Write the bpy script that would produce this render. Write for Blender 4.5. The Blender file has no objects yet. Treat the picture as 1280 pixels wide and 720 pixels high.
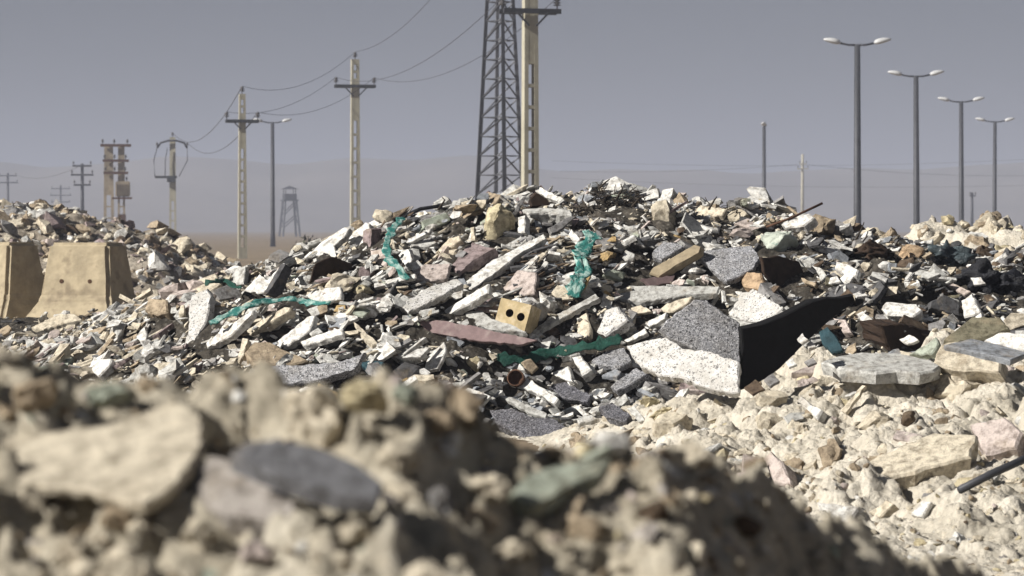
# rubble heap beside a road, telephoto view
HAZE = 0.0011
HAZE_C = (.475, .520, .650, 1)
SKY_T = (.90, .98, 1.14, 1)
SUN = (-.80, -.33, .52)
SUN_E = 5.0
SKY_E = 0.015
FSTOP = 7.6
EXPO = 0.72
import bpy, bmesh, math, random
import numpy as np
from mathutils import Vector, Matrix
from mathutils.bvhtree import BVHTree

rng = random.Random(7)
nr = np.random.RandomState(11)
SC = bpy.context.scene
COL = SC.collection
F = 3630.0
CAMZ = 1.35
PITCH = math.atan(75.0 / F)
CAM = Vector((0, 0, CAMZ))
FWD = Vector((0, math.cos(PITCH), -math.sin(PITCH)))
UP = Vector((0, math.sin(PITCH), math.cos(PITCH)))


def ray(px, py):
    return FWD + Vector((1, 0, 0)) * ((px - 640) / F) + UP * ((360 - py) / F)


def at(px, py, Y):
    d = ray(px, py)
    return CAM + d * (Y / d.y)


def pix(p):
    v = Vector(p) - CAM
    k = v.dot(FWD)
    return 640 + F * v.x / k, 360 - F * v.dot(UP) / k


# ------------------------------------------------------------------ noise
def _hash(ix, iy, s):
    h = (ix.astype(np.int64) * 374761393 + iy.astype(np.int64) * 668265263 + s * 982451653) & 0x7FFFFFFF
    h = ((h ^ (h >> 13)) * 1274126177) & 0x7FFFFFFF
    return (h ^ (h >> 16)) & 0xFFFF


def perlin(x, y, s=0):
    x = np.asarray(x, float); y = np.asarray(y, float)
    ix = np.floor(x); iy = np.floor(y)
    fx = x - ix; fy = y - iy
    u = fx * fx * fx * (fx * (fx * 6 - 15) + 10)
    v = fy * fy * fy * (fy * (fy * 6 - 15) + 10)

    def g(dx, dy):
        a = _hash(ix + dx, iy + dy, s) / 65536.0 * 2 * math.pi
        return np.cos(a) * (fx - dx) + np.sin(a) * (fy - dy)
    return ((g(0, 0) * (1 - u) + g(1, 0) * u) * (1 - v) + (g(0, 1) * (1 - u) + g(1, 1) * u) * v) * 1.5


def fbm(x, y, sc, oct=4, s=0, gain=0.5, billow=False):
    t = 0; a = 1.0
    for i in range(oct):
        n = perlin(np.asarray(x) / sc, np.asarray(y) / sc, s + i * 17)
        t = t + a * (np.abs(n) * 2 - 0.6 if billow else n)
        a *= gain; sc *= 0.5
    return t


def blocks(x, y, sc, s=0):
    """broken clods: cells of uneven height with cracks between them, 0..1"""
    x = np.asarray(x, float); y = np.asarray(y, float)
    x, y = np.broadcast_arrays(x, y)
    X = x / sc + .35 * perlin(x / sc * 1.7, y / sc * 1.7, s + 5); Y = y / sc + .35 * perlin(x / sc * 1.7, y / sc * 1.7, s + 6)
    ix = np.floor(X); iy = np.floor(Y)
    f1 = np.full(X.shape, 9.0); f2 = np.full(X.shape, 9.0); hid = np.zeros(X.shape); gx = np.zeros(X.shape); gy = np.zeros(X.shape)
    for dx in (-1, 0, 1):
        for dy in (-1, 0, 1):
            a = _hash(ix + dx, iy + dy, s); b = _hash(ix + dx, iy + dy, s + 77); c = _hash(ix + dx, iy + dy, s + 177)
            ox = ix + dx + .1 + .8 * a / 65536.0 - X; oy = iy + dy + .1 + .8 * b / 65536.0 - Y
            d = np.sqrt(ox * ox + oy * oy)
            m = d < f1
            f2 = np.where(m, f1, np.minimum(f2, d)); f1 = np.where(m, d, f1)
            hid = np.where(m, c / 65536.0, hid); gx = np.where(m, ox, gx); gy = np.where(m, oy, gy)
    tilt = 1 + (hid - .5) * 1.2 * gx + (.5 - hid) * .9 * gy
    e = np.clip((f2 - f1) / .38, 0, 1)
    return hid * tilt * np.sqrt(e) * (1 - .35 * f1 * f1)


def sstep(a, b, x):
    t = np.clip((x - a) / (b - a), 0, 1)
    return t * t * (3 - 2 * t)


def table(pts, Y):
    xs = [(p[0] - 640) * Y / F for p in pts]
    zs = [at(p[0], p[1], Y).z for p in pts]
    return np.array(xs), np.array(zs)


# ------------------------------------------------------------------ terrain heights
PILE_T = table([(-700, 470), (-300, 455), (0, 440), (120, 412), (180, 393), (240, 370), (300, 352), (340, 336),
                (380, 324), (420, 308), (440, 302), (470, 287), (500, 280), (540, 275), (600, 264), (650, 256),
                (700, 252), (750, 247), (800, 254), (850, 263), (900, 273), (960, 280), (1000, 287), (1050, 297),
                (1100, 308), (1150, 318), (1200, 328), (1280, 334), (1500, 350), (1800, 470)], 22.0)
SOIL_T = table([(300, 620), (640, 600), (700, 552), (760, 534), (820, 517), (870, 503), (930, 495), (1000, 476),
                (1040, 462), (1100, 458), (1180, 445), (1280, 440), (1500, 450), (1900, 600)], 17.5)
FORE_T = table([(-900, 500), (-200, 475), (0, 476), (60, 474), (110, 474), (170, 484), (230, 484), (290, 496),
                (340, 494), (380, 486), (440, 474), (500, 478), (560, 496), (600, 512), (630, 548), (680, 564),
                (720, 560), (760, 552), (800, 552), (850, 560), (1000, 562), (1600, 575)], 3.1)
PITS = [(100, 515, 26, .05), (305, 520, 34, .05), (12, 660, 30, .06), (600, 530, 36, .06), (420, 632, 46, .035), (560, 590, 30, .04),
        (610, 655, 26, .03), (215, 660, 22, .03), (120, 620, 24, .03), (700, 640, 26, .03), (500, 650, 26, .03), (340, 655, 22, .03), (800, 610, 26, .03), (170, 700, 24, .03)]
FAR_T = table([(-700, 330), (-400, 300), (-200, 268), (-60, 256), (0, 258), (60, 261), (100, 276), (150, 289), (200, 294), (250, 314),
               (290, 338), (340, 390), (380, 405)], 50.0)
RSOIL_T = table([(900, 440), (1040, 380), (1090, 330), (1130, 306), (1160, 296), (1185, 284), (1220, 287), (1255, 287), (1290, 305),
                 (1400, 330), (1600, 420), (1700, 440)], 29.0)


def H_pile(x, y):
    x = np.asarray(x, float); y = np.asarray(y, float)
    zr = np.interp(x, *PILE_T)
    yr = 22.2 + 0.35 * np.sin(x * 1.3 + 0.5)
    tf = np.clip((y - (yr - 3.4)) / 3.4, 0, 1)
    tb = np.clip((y - yr) / 3.6, 0, 1)
    z = np.where(y < yr, zr * np.sin(tf * math.pi / 2) ** 1.05, zr * (0.5 + 0.5 * np.cos(tb * math.pi)))
    m = np.clip(z / 0.4, 0, 1)
    z = z + m * (0.10 * fbm(x, y, 0.9, 3, 3) + 0.05 * fbm(x, y, 0.25, 3, 9, billow=True)) * sstep(0, .6, np.abs(y - yr) + .25)
    hump = 0.40 * np.exp(-((y - 28.0) / 2.6) ** 2) * sstep(-10, -7, x) * (1 - sstep(-3.6, -1.6, x))
    hump = hump * (1 + 0.5 * fbm(x, y, 0.8, 2, 31))
    z = np.maximum(z, hump) + 0.05 * np.clip(hump * 4, 0, 1) * fbm(x, y, 0.3, 2, 5)
    edge = sstep(-9, -8, x) * (1 - sstep(7.6, 8.6, x)) * sstep(17.6, 18.4, y) * (1 - sstep(32, 33.4, y))
    return z * edge - 0.12 * (1 - edge) - 0.03


def H_soil(x, y):
    x = np.asarray(x, float); y = np.asarray(y, float)
    zc = np.interp(x, *SOIL_T)
    yc = 17.4 + 0.35 * fbm(x, x * 0, 1.4, 2, 51)
    tf = np.clip((y - 10.2) / (yc - 10.2), 0, 1)
    tb = np.clip((y - yc) / 1.7, 0, 1)
    z = np.where(y < yc, zc * tf ** 1.15, zc * (0.5 + 0.5 * np.cos(tb * math.pi)))
    m = sstep(10.0, 12.5, y) * np.clip(zc / .25, 0, 1)
    z = z + m * (0.09 * fbm(x, y, 0.8, 3, 61) + .11 * (blocks(x, y, .42, 71) - .4)) + (.055 * blocks(x, y, .15, 75) + .028 * blocks(x, y, .062, 79) + .010 * fbm(x, y, .05, 2, 81)) * (.35 + .65 * m)
    edge = sstep(-2.4, -1.2, x) * (1 - sstep(7.2, 8.2, x)) * sstep(8.4, 9.6, y) * (1 - sstep(19.0, 19.6, y))
    return z * edge - 0.12 * (1 - edge) + 0.02 * edge


XR = .138
_r = random.Random(21)
PITS += [(_r.uniform(0, 860), _r.uniform(560, 715), _r.uniform(9, 18), _r.uniform(.012, .026)) for _ in range(46)]
FP = {}
for px, py, r, dp in PITS:
    zc_ = 1.35 - (470 - 285) * 3.1 / F
    Y_ = (zc_ - CAMZ - .40 * 3.1) / (-(py - 285) / F - .40)
    FP[(px, py)] = ((px - 640) * Y_ / F, min(Y_, 3.1))


FORE_T = (FORE_T[0], FORE_T[1] - np.interp(FORE_T[0], [-.3, -.15, .1, .2], [.004, .008, .010, .006]))


def H_fore(x, y):
    x = np.asarray(x, float); y = np.asarray(y, float)
    zc = np.interp(x, *FORE_T)
    yc = 3.1 + 0.10 * fbm(x, x * 0, 0.35, 2, 151)
    back = np.where(x > XR, .33, -.62)
    z = np.where(y < yc, zc - 0.40 * (yc - y), zc + back * (y - yc))
    y2 = 3.1 + 2.25 * (x - XR)
    zR = 1.122 - 1.30 * (x - XR) + .33 * (np.minimum(y, y2) - 3.1) - .8 * np.maximum(0, y - y2)
    z = np.where(x > XR, np.minimum(z, zR), z)
    for px, py, r, dp in PITS:
        q = FP[(px, py)]; rr = r * q[1] / F
        z = z - 1.7 * dp * np.exp(-(((x - q[0]) / rr) ** 2 + ((y - q[1]) / (rr * 1.3)) ** 2))
    z = z + 0.026 * fbm(x, y, 0.22, 3, 161) + 0.034 * (blocks(x, y, .085, 171) - .4) + .024 * blocks(x, y, .045, 173) + .014 * blocks(x, y, .024, 175) + 0.006 * fbm(x, y, 0.02, 3, 181, gain=.6)
    edge = sstep(-2.6, -1.9, x) * (1 - sstep(1.9, 2.6, x)) * sstep(0.7, 1.5, y)
    return np.maximum(z * edge - 0.15 * (1 - edge), -0.15)


def H_far(x, y):
    x = np.asarray(x, float); y = np.asarray(y, float)
    zr = np.interp(x, *FAR_T)
    tf = np.clip((y - 45.0) / 5.0, 0, 1); tb = np.clip((y - 50) / 5.5, 0, 1)
    z = np.where(y < 50, zr * np.sin(tf * math.pi / 2), zr * (0.5 + 0.5 * np.cos(tb * math.pi)))
    z = z + np.clip(z / .5, 0, 1) * (0.16 * fbm(x, y, 1.6, 3, 201) + 0.08 * fbm(x, y, .5, 2, 211, billow=True))
    edge = sstep(-19, -17, x) * (1 - sstep(-4.2, -3.4, x)) * sstep(43, 45, y) * (1 - sstep(56, 58, y))
    return z * edge - 0.15 * (1 - edge)


def H_rsoil(x, y):
    x = np.asarray(x, float); y = np.asarray(y, float)
    zr = np.interp(x, *RSOIL_T)
    tf = np.clip((y - 24.6) / 4.4, 0, 1); tb = np.clip((y - 29) / 4.5, 0, 1)
    z = np.where(y < 29, zr * np.sin(tf * math.pi / 2), zr * (0.5 + 0.5 * np.cos(tb * math.pi)))
    z = z + np.clip(z / .4, 0, 1) * (0.10 * fbm(x, y, 0.9, 3, 301) + .22 * (blocks(x, y, .5, 311) - .4) + .09 * blocks(x, y, .2, 315))
    edge = sstep(2, 3, x) * (1 - sstep(8.4, 9.4, x)) * sstep(23.6, 25, y) * (1 - sstep(33, 34.5, y))
    return z * edge - 0.15 * (1 - edge)


def H_mid(x, y):
    return np.maximum(np.maximum(H_pile(x, y), H_soil(x, y)), np.maximum(H_rsoil(x, y), H_far(x, y)))


def hit(px, py, y0, y1, lift=0.0, H=H_mid, n=900):
    """first meeting of a pixel's ray with the terrain; if it passes over the crest, its nearest point"""
    ys = np.linspace(y0, y1, n)
    d = ray(px, py)
    xs = d.x / d.y * ys
    zs = CAMZ + d.z / d.y * ys
    gap = zs - (np.maximum(H(xs, ys), 0.0) + lift)
    k = np.where(gap <= 0)[0]
    if len(k):
        return float(ys[k[0]])
    if CAMZ + d.z / d.y * y1 < 0.3:
        return float(ys[int(np.argmin(gap))])
    return float(ys[int(np.argmin(gap + 0.004 * (ys - y0)))])


# ------------------------------------------------------------------ materials
MATS = {}


def new_mat(name):
    m = bpy.data.materials.new(name); m.use_nodes = True
    MATS[name] = m
    nt = m.node_tree
    b = nt.nodes['Principled BSDF']
    pos = nt.nodes.new('ShaderNodeNewGeometry')
    return m, nt, b, pos.outputs['Position']


def N(nt, typ, **kw):
    n = nt.nodes.new(typ)
    for k, v in kw.items():
        if k in ('op',): n.operation = v
        elif k == 'blend': n.data_type = 'RGBA'; n.blend_type = v
        elif hasattr(n, k): setattr(n, k, v)
    return n


def noise(nt, pos, sc, det=4, rough=0.6):
    n = nt.nodes.new('ShaderNodeTexNoise')
    n.inputs['Scale'].default_value = sc; n.inputs['Detail'].default_value = det; n.inputs['Roughness'].default_value = rough
    nt.links.new(pos, n.inputs['Vector'])
    return n.outputs['Fac']


def ramp(nt, fac, stops):
    r = nt.nodes.new('ShaderNodeValToRGB')
    e = r.color_ramp.elements
    while len(e) < len(stops): e.new(0.5)
    for el, (p, c) in zip(e, stops):
        el.position = p; el.color = (*c, 1) if len(c) == 3 else c
    nt.links.new(fac, r.inputs['Fac'])
    return r.outputs['Color']


def mix(nt, a, b, fac, blend='MIX'):
    n = nt.nodes.new('ShaderNodeMix'); n.data_type = 'RGBA'; n.blend_type = blend
    for s, v in ((6, a), (7, b)):
        if isinstance(v, (tuple, list)): n.inputs[s].default_value = (*v, 1)
        else: nt.links.new(v, n.inputs[s])
    if isinstance(fac, (int, float)): n.inputs[0].default_value = fac
    else: nt.links.new(fac, n.inputs[0])
    return n.outputs[2]


def bump(nt, b, hgt, strength, dist):
    n = nt.nodes.new('ShaderNodeBump'); n.inputs['Strength'].default_value = strength; n.inputs['Distance'].default_value = dist
    nt.links.new(hgt, n.inputs['Height']); nt.links.new(n.outputs['Normal'], b.inputs['Normal'])


G = lambda v: (v, v, v)


def mat_simple(name, col, rough=0.85, var=0.35, sc=20, bsc=60, bst=0.5, bdist=0.004, metal=0.0, spots=None):
    m, nt, b, pos = new_mat(name)
    f = noise(nt, pos, sc, 5, .65)
    c = ramp(nt, f, [(0.3, tuple(v * (1 - var) for v in col)), (0.7, tuple(min(.9, v * (1 + var * .6)) for v in col))])
    if spots:
        s_sc, s_col, s_lo, s_hi = spots
        f2 = noise(nt, pos, s_sc, 3, .6)
        c = mix(nt, c, s_col, ramp(nt, f2, [(s_lo, G(0)), (s_hi, G(1))]))
    nt.links.new(c, b.inputs['Base Color'])
    b.inputs['Roughness'].default_value = rough; b.inputs['Metallic'].default_value = metal
    b.inputs['Specular IOR Level'].default_value = 0.25
    bump(nt, b, noise(nt, pos, bsc, 6, .65), bst, bdist)
    return m


def mat_tint(name, speck=0.5, bdist=0.006, sc=22):
    """broken masonry: each piece carries its own base colour in the attribute 'tint'; stains and grain on top"""
    m, nt, b, pos = new_mat(name)
    at_ = nt.nodes.new('ShaderNodeAttribute'); at_.attribute_name = 'tint'
    c = at_.outputs['Color']
    c = mix(nt, c, ramp(nt, noise(nt, pos, sc, 5, .7), [(0.36, (.30, .28, .26)), (0.56, G(1)), (0.75, (1.1, 1.08, 1.04))]), 0.8, 'MULTIPLY')
    c = mix(nt, c, (.36, .29, .20), ramp(nt, noise(nt, pos, 6, 4, .6), [(0.55, G(0)), (0.75, G(.5))]))
    v = nt.nodes.new('ShaderNodeTexVoronoi'); v.inputs['Scale'].default_value = 95
    nt.links.new(pos, v.inputs['Vector'])
    c = mix(nt, c, (.06, .055, .05), ramp(nt, v.outputs['Distance'], [(0.10, G(speck)), (0.28, G(0))]))
    nt.links.new(c, b.inputs['Base Color'])
    b.inputs['Roughness'].default_value = 0.92; b.inputs['Specular IOR Level'].default_value = 0.15
    bump(nt, b, noise(nt, pos, 38, 8, .74), 0.9, bdist * 2.2)
    return m


def mat_terrazzo(name, ground, chips, dark, scale=42, amount=0.5):
    """stone chips of uneven size set in a ground colour; 'amount' is the share of dark chips"""
    m, nt, b, pos = new_mat(name)
    w = nt.nodes.new('ShaderNodeTexNoise'); w.inputs['Scale'].default_value = scale * .8; w.inputs['Detail'].default_value = 2
    nt.links.new(pos, w.inputs['Vector'])
    va = nt.nodes.new('ShaderNodeVectorMath'); va.operation = 'SCALE'; va.inputs['Scale'].default_value = 1.1 / scale
    nt.links.new(w.outputs['Color'], va.inputs[0])
    vb = nt.nodes.new('ShaderNodeVectorMath'); vb.operation = 'ADD'
    nt.links.new(pos, vb.inputs[0]); nt.links.new(va.outputs[0], vb.inputs[1])
    c = ground
    for sc, share in ((scale, 1.0), (scale * 2.1, .8)):
        v = nt.nodes.new('ShaderNodeTexVoronoi'); v.inputs['Scale'].default_value = sc
        nt.links.new(vb.outputs[0], v.inputs['Vector'])
        sep = nt.nodes.new('ShaderNodeSeparateColor'); nt.links.new(v.outputs['Color'], sep.inputs[0])
        chipc = ramp(nt, sep.outputs[0], [(0.0, dark), (amount * share, tuple(x * 1.6 for x in dark)), (amount * share + .03, tuple(x * .8 for x in chips)), (1.0, tuple(min(.85, x * 1.2) for x in chips))])
        lim = nt.nodes.new('ShaderNodeMath'); lim.operation = 'MULTIPLY_ADD'; lim.inputs[1].default_value = .55; lim.inputs[2].default_value = .10
        nt.links.new(sep.outputs[1], lim.inputs[0])
        ls = nt.nodes.new('ShaderNodeMath'); ls.operation = 'LESS_THAN'
        nt.links.new(v.outputs['Distance'], ls.inputs[0]); nt.links.new(lim.outputs[0], ls.inputs[1])
        c = mix(nt, c, chipc, ls.outputs[0])
    c = mix(nt, c, ramp(nt, noise(nt, pos, 9, 5, .7), [(0.32, (.60, .57, .52)), (.6, G(1))]), .85, 'MULTIPLY')
    nt.links.new(c, b.inputs['Base Color'])
    b.inputs['Roughness'].default_value = 0.65; b.inputs['Specular IOR Level'].default_value = 0.25
    bump(nt, b, noise(nt, pos, 70, 5, .7), 0.5, .006)
    return m


def mat_soil(name, lo, mid, hi, sc=5, peb=26, bdist=0.02, pale=(.55, .48, .37), palefac=.35):
    m, nt, b, pos = new_mat(name)
    f = noise(nt, pos, sc, 8, .68)
    c = ramp(nt, f, [(0.28, lo), (0.5, mid), (0.72, hi)])
    v = nt.nodes.new('ShaderNodeTexVoronoi'); v.inputs['Scale'].default_value = peb
    nt.links.new(pos, v.inputs['Vector'])
    sep = nt.nodes.new('ShaderNodeSeparateColor'); nt.links.new(v.outputs['Color'], sep.inputs[0])
    pebc = ramp(nt, sep.outputs[0], [(0, lo), (.55, mid), (1, pale)])
    c = mix(nt, c, pebc, ramp(nt, v.outputs['Distance'], [(0.25, G(palefac)), (0.5, G(0))]))
    nt.links.new(c, b.inputs['Base Color'])
    b.inputs['Roughness'].default_value = 0.97; b.inputs['Specular IOR Level'].default_value = 0.08
    h1 = noise(nt, pos, peb * .9, 8, .7)
    mm = nt.nodes.new('ShaderNodeMath'); mm.operation = 'SUBTRACT'
    nt.links.new(h1, mm.inputs[0])
    m2 = nt.nodes.new('ShaderNodeMath'); m2.operation = 'MULTIPLY'; m2.inputs[1].default_value = 0.5
    nt.links.new(v.outputs['Distance'], m2.inputs[0]); nt.links.new(m2.outputs[0], mm.inputs[1])
    bump(nt, b, mm.outputs[0], 0.9, bdist)
    return m


mat_tint('rubble'); mat_tint('stone', speck=.18, bdist=.01, sc=14)
mat_tint('fore_stone', speck=.1, bdist=.004, sc=40)
mat_terrazzo('terrazzo', (.55, .545, .535), (.54, .535, .525), (.12, .12, .12), 62, .32)
mat_terrazzo('granite', (.24, .245, .265), (.46, .465, .49), (.05, .05, .055), 80, .45)
mat_terrazzo('slate_speckle', (.10, .10, .115), (.22, .22, .245), (.02, .02, .024), 80, .5)
mat_soil('debris_gap_shade', (.018, .016, .014), (.05, .045, .038), (.13, .115, .098), 7, 30, .02, (.36, .34, .30), .4)  # base soil darkened so the gaps between pieces look deeply shaded
mat_soil('pale_soil', (.36, .33, .27), (.55, .51, .435), (.69, .655, .58), 2.2, 34, .022, (.62, .54, .42), .45)
mat_soil('fore_soil', (.26, .23, .18), (.52, .47, .375), (.68, .635, .54), 7, 60, .018, (.64, .57, .45), .6)
mat_soil('far_rubble', (.10, .085, .07), (.27, .235, .19), (.42, .38, .32), 2.0, 8, .06, (.50, .46, .40), .7)
mat_soil('plain', (.15, .115, .08), (.22, .175, .125), (.29, .235, .17), .35, 3, .04, (.34, .29, .22), .4)
mat_simple('hill', (.20, .175, .15), .95, .3, .01, .05, .5, 2)
mat_simple('barrier', (.38, .32, .22), .9, .28, 4, 24, .6, .012, spots=(3.5, (.22, .18, .125), .52, .68))
mat_simple('pole_concrete', (.38, .36, .285), .9, .2, 3, 30, .3, .006)
mat_simple('aged_concrete', (.33, .28, .21), .9, .35, 2, 20, .3, .006)
mat_simple('dark_steel', (.055, .057, .065), .55, .3, 4, 30, .1, .002, .3)
mat_simple('galvanised', (.16, .165, .185), .5, .3, 5, 30, .1, .002, .5)
mat_simple('lamp_white', (.50, .51, .52), .35, .1, 6, 30, .05, .001)
mat_simple('ceramic', (.09, .085, .085), .4, .2, 10, 30, .1, .001)
mat_simple('wire', (.06, .06, .07), .6, .2, 2, 30, .1, .001)
mat_simple('yellow_brick', (.45, .36, .21), .9, .25, 18, 60, .5, .006, spots=(12, (.62, .53, .38), .5, .7))
mat_simple('brick_bore', (.075, .04, .022), .95, .3, 20)
mat_simple('teal_cloth', (.035, .19, .17), .75, .5, 26, 45, .8, .012, spots=(20, (.36, .50, .46), .46, .62))
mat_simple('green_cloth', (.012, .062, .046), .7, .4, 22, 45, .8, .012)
mat_simple('navy_cloth', (.025, .06, .075), .8, .4, 22, 45, .8, .012)
mat_simple('timber', (.32, .265, .18), .8, .3, 25, 80, .5, .004)
mat_simple('mauve_board', (.21, .150, .150), .8, .3, 14, 60, .5, .005, spots=(8, (.32, .27, .25), .55, .8))
mat_simple('dark_brown_and_shade', (.034, .021, .014), .85, .5, 14, 60, .5, .008)  # dark brown of lumps and rock, also painted cavity shade
mat_simple('shadow_black', (.005, .005, .006), .95, .4, 16, 60, .4, .006)  # near-black colour that paints the granite slab's shadow
mat_simple('black_plastic', (.016, .017, .022), .42, .5, 12, 26, .9, .03)
mat_simple('slate_plastic', (.055, .075, .085), .5, .6, 12, 26, .9, .03, spots=(9, (.30, .32, .34), .6, .7))
mat_simple('bag', (.46, .50, .44), .6, .25, 10, 30, .9, .03, spots=(9, (.05, .20, .16), .60, .66))
mat_simple('rust', (.10, .052, .032), .85, .5, 18)
mat_simple('root', (.045, .036, .028), .9, .4, 18)
mat_simple('shrub', (.06, .062, .03), .8, .5, 6)

# ------------------------------------------------------------------ object helpers


def link(o, parent=None):
    COL.objects.link(o)
    if parent is not None: o.parent = parent
    return o


def tag(o, label=None, cat=None, group=None, kind=None):
    if label: o['label'] = label
    if cat: o['category'] = cat
    if group: o['group'] = group
    if kind: o['kind'] = kind
    return o


def mesh_obj(name, V, Fc, mat, parent=None, smooth=False, tint=None, origin=None):
    V = np.asarray(V, float)
    if origin is not None: V = V - np.asarray(origin)
    me = bpy.data.meshes.new(name)
    me.from_pydata([tuple(v) for v in V], [], [tuple(int(i) for i in f) for f in Fc])
    me.update()
    if tint is not None:
        a = me.attributes.new('tint', 'FLOAT_COLOR', 'POINT')
        t = np.ones((len(V), 4), np.float32); t[:, :3] = tint
        a.data.foreach_set('color', t.ravel())
    me.materials.append(MATS[mat])
    if smooth:
        me.polygons.foreach_set('use_smooth', [True] * len(me.polygons))
        if tint is not None: me.set_sharp_from_angle(angle=math.radians(24))
    o = bpy.data.objects.new(name, me)
    if origin is not None: o.location = origin
    return link(o, parent)


def bm_obj(name, bm, mat, parent=None, smooth=False, tint=None, loc=None):
    bmesh.ops.recalc_face_normals(bm, faces=bm.faces[:])
    me = bpy.data.meshes.new(name); bm.to_mesh(me); bm.free()
    if tint is not None:
        a = me.attributes.new('tint', 'FLOAT_COLOR', 'POINT')
        t = np.ones((len(me.vertices), 4), np.float32); t[:, :3] = tint
        a.data.foreach_set('color', t.ravel())
    me.materials.append(MATS[mat])
    if smooth:
        me.polygons.foreach_set('use_smooth', [True] * len(me.polygons))
        if tint is not None: me.set_sharp_from_angle(angle=math.radians(24))
    o = bpy.data.objects.new(name, me)
    if loc is not None: o.location = loc
    return link(o, parent)


def empty(name, loc, rz=0.0):
    o = bpy.data.objects.new(name, None); o.location = loc; o.rotation_euler = (0, 0, rz)
    o.empty_display_size = 0.3
    return link(o)


def copy_tree(o, parent=None):
    c = o.copy(); link(c, parent)
    for ch in list(o.children): copy_tree(ch, c)
    return c


def grid_obj(name, x0, x1, y0, y1, step, H, mat, label=None):
    nx = int((x1 - x0) / step) + 1; ny = int((y1 - y0) / step) + 1
    xs = np.linspace(x0, x1, nx); ys = np.linspace(y0, y1, ny)
    X, Y = np.meshgrid(xs, ys)
    Z = H(X, Y)
    # push lumps sideways a little so that clods overhang
    V = np.stack([X, Y, Z], -1).reshape(-1, 3).astype(np.float32)
    i = np.arange(nx * ny).reshape(ny, nx)
    Q = np.stack([i[:-1, :-1], i[:-1, 1:], i[1:, 1:], i[1:, :-1]], -1).reshape(-1, 4)
    me = bpy.data.meshes.new(name)
    me.vertices.add(len(V)); me.vertices.foreach_set('co', V.ravel())
    me.loops.add(Q.size); me.loops.foreach_set('vertex_index', Q.ravel().astype(np.int32))
    me.polygons.add(len(Q)); me.polygons.foreach_set('loop_start', np.arange(0, Q.size, 4, dtype=np.int32))
    me.polygons.foreach_set('use_smooth', np.ones(len(Q), bool))
    me.update(calc_edges=True); me.validate()
    me.materials.append(MATS[mat])
    o = bpy.data.objects.new(name, me); link(o)
    o['kind'] = 'structure'
    return o


def add_box(bm, c, s, M=None):
    r = bmesh.ops.create_cube(bm, size=1.0)
    for v in r['verts']:
        p = Vector((v.co.x * s[0], v.co.y * s[1], v.co.z * s[2]))
        if M is not None: p = M @ p
        v.co = p + Vector(c)
    return r['verts']


def add_bar(bm, a, b, w, d=None, taper=1.0):
    """square bar between two points"""
    a = Vector(a); b = Vector(b); d = d or w
    z = (b - a).normalized(); x = z.cross(Vector((0, 0, 1)))
    if x.length < 1e-4: x = Vector((1, 0, 0))
    x.normalize(); y = z.cross(x)
    vs = []
    for p, k in ((a, 1), (b, taper)):
        for sx, sy in ((-1, -1), (1, -1), (1, 1), (-1, 1)):
            vs.append(bm.verts.new(p + x * (sx * w * k / 2) + y * (sy * d * k / 2)))
    for f in ((3, 2, 1, 0), (4, 5, 6, 7), (0, 1, 5, 4), (1, 2, 6, 5), (2, 3, 7, 6), (3, 0, 4, 7)):
        bm.faces.new([vs[i] for i in f])


def add_tube(bm, pts, r, n=8, r1=None):
    pts = [Vector(p) for p in pts]; rings = []
    for i, p in enumerate(pts):
        t = (pts[min(i + 1, len(pts) - 1)] - pts[max(i - 1, 0)]).normalized()
        x = t.cross(Vector((0, 0, 1)))
        if x.length < 1e-3: x = Vector((1, 0, 0))
        x.normalize(); y = t.cross(x)
        k = r if r1 is None else r + (r1 - r) * i / (len(pts) - 1)
        rings.append([bm.verts.new(p + (x * math.cos(a) + y * math.sin(a)) * k) for a in [2 * math.pi * j / n for j in range(n)]])
    for a, b in zip(rings, rings[1:]):
        for j in range(n):
            bm.faces.new([a[j], a[(j + 1) % n], b[(j + 1) % n], b[j]])
    bm.faces.new(rings[0][::-1]); bm.faces.new(rings[-1])


# ------------------------------------------------------------------ setting
gb = bmesh.new()
R0 = [0, 60, 140, 300, 700, 1500, 3200]
bmesh.ops.create_circle(gb, cap_ends=True, segments=96, radius=3200)
bm_obj('ground', gb, 'plain')['kind'] = 'structure'

grid_obj('rubble_mound', -9.2, 8.8, 17.4, 33.6, 0.035, H_pile, 'debris_gap_shade')
grid_obj('earth_mound', -2.5, 8.3, 8.3, 19.7, 0.016, H_soil, 'pale_soil')
grid_obj('earth_mound', -2.3, 2.3, 0.7, 5.4, 0.0075, H_fore, 'fore_soil')
grid_obj('rubble_mound', -19, -3.2, 43, 58, 0.09, H_far, 'far_rubble')
grid_obj('earth_mound', 2, 9.5, 23.5, 34.6, 0.04, H_rsoil, 'pale_soil')

# low hills far behind, inside the haze
hx = np.linspace(-700, 700, 160); hy = np.linspace(950, 1750, 40)
HX, HY = np.meshgrid(hx, hy)
HZ = np.exp(-((HY - 1350) / 190) ** 2) * (35 + 13 * fbm(HX, HY * 0, 240, 4, 400)) - 3
i = np.arange(HX.size).reshape(HX.shape)
mesh_obj('hills', np.stack([HX, HY, HZ], -1).reshape(-1, 3),
         np.stack([i[:-1, :-1], i[:-1, 1:], i[1:, 1:], i[1:, :-1]], -1).reshape(-1, 4), 'hill', smooth=True)['kind'] = 'structure'

# ------------------------------------------------------------------ pieces of rubble
TINTS = {
    'white': (.72, .715, .69), 'pale grey': (.53, .53, .51), 'cream': (.62, .56, .45), 'grey': (.27, .265, .265),
    'dark grey': (.10, .10, .105), 'mauve': (.31, .25, .25), 'pinkish': (.53, .46, .43), 'ochre': (.46, .33, .16),
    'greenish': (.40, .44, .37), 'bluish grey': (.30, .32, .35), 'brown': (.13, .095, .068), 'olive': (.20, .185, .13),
    'slate grey': (.17, .172, .185), 'stone grey': (.40, .37, .345), 'tan': (.38, .31, .225), 'yellowish': (.60, .53, .36), 'orange': (.52, .38, .25),
}


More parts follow.
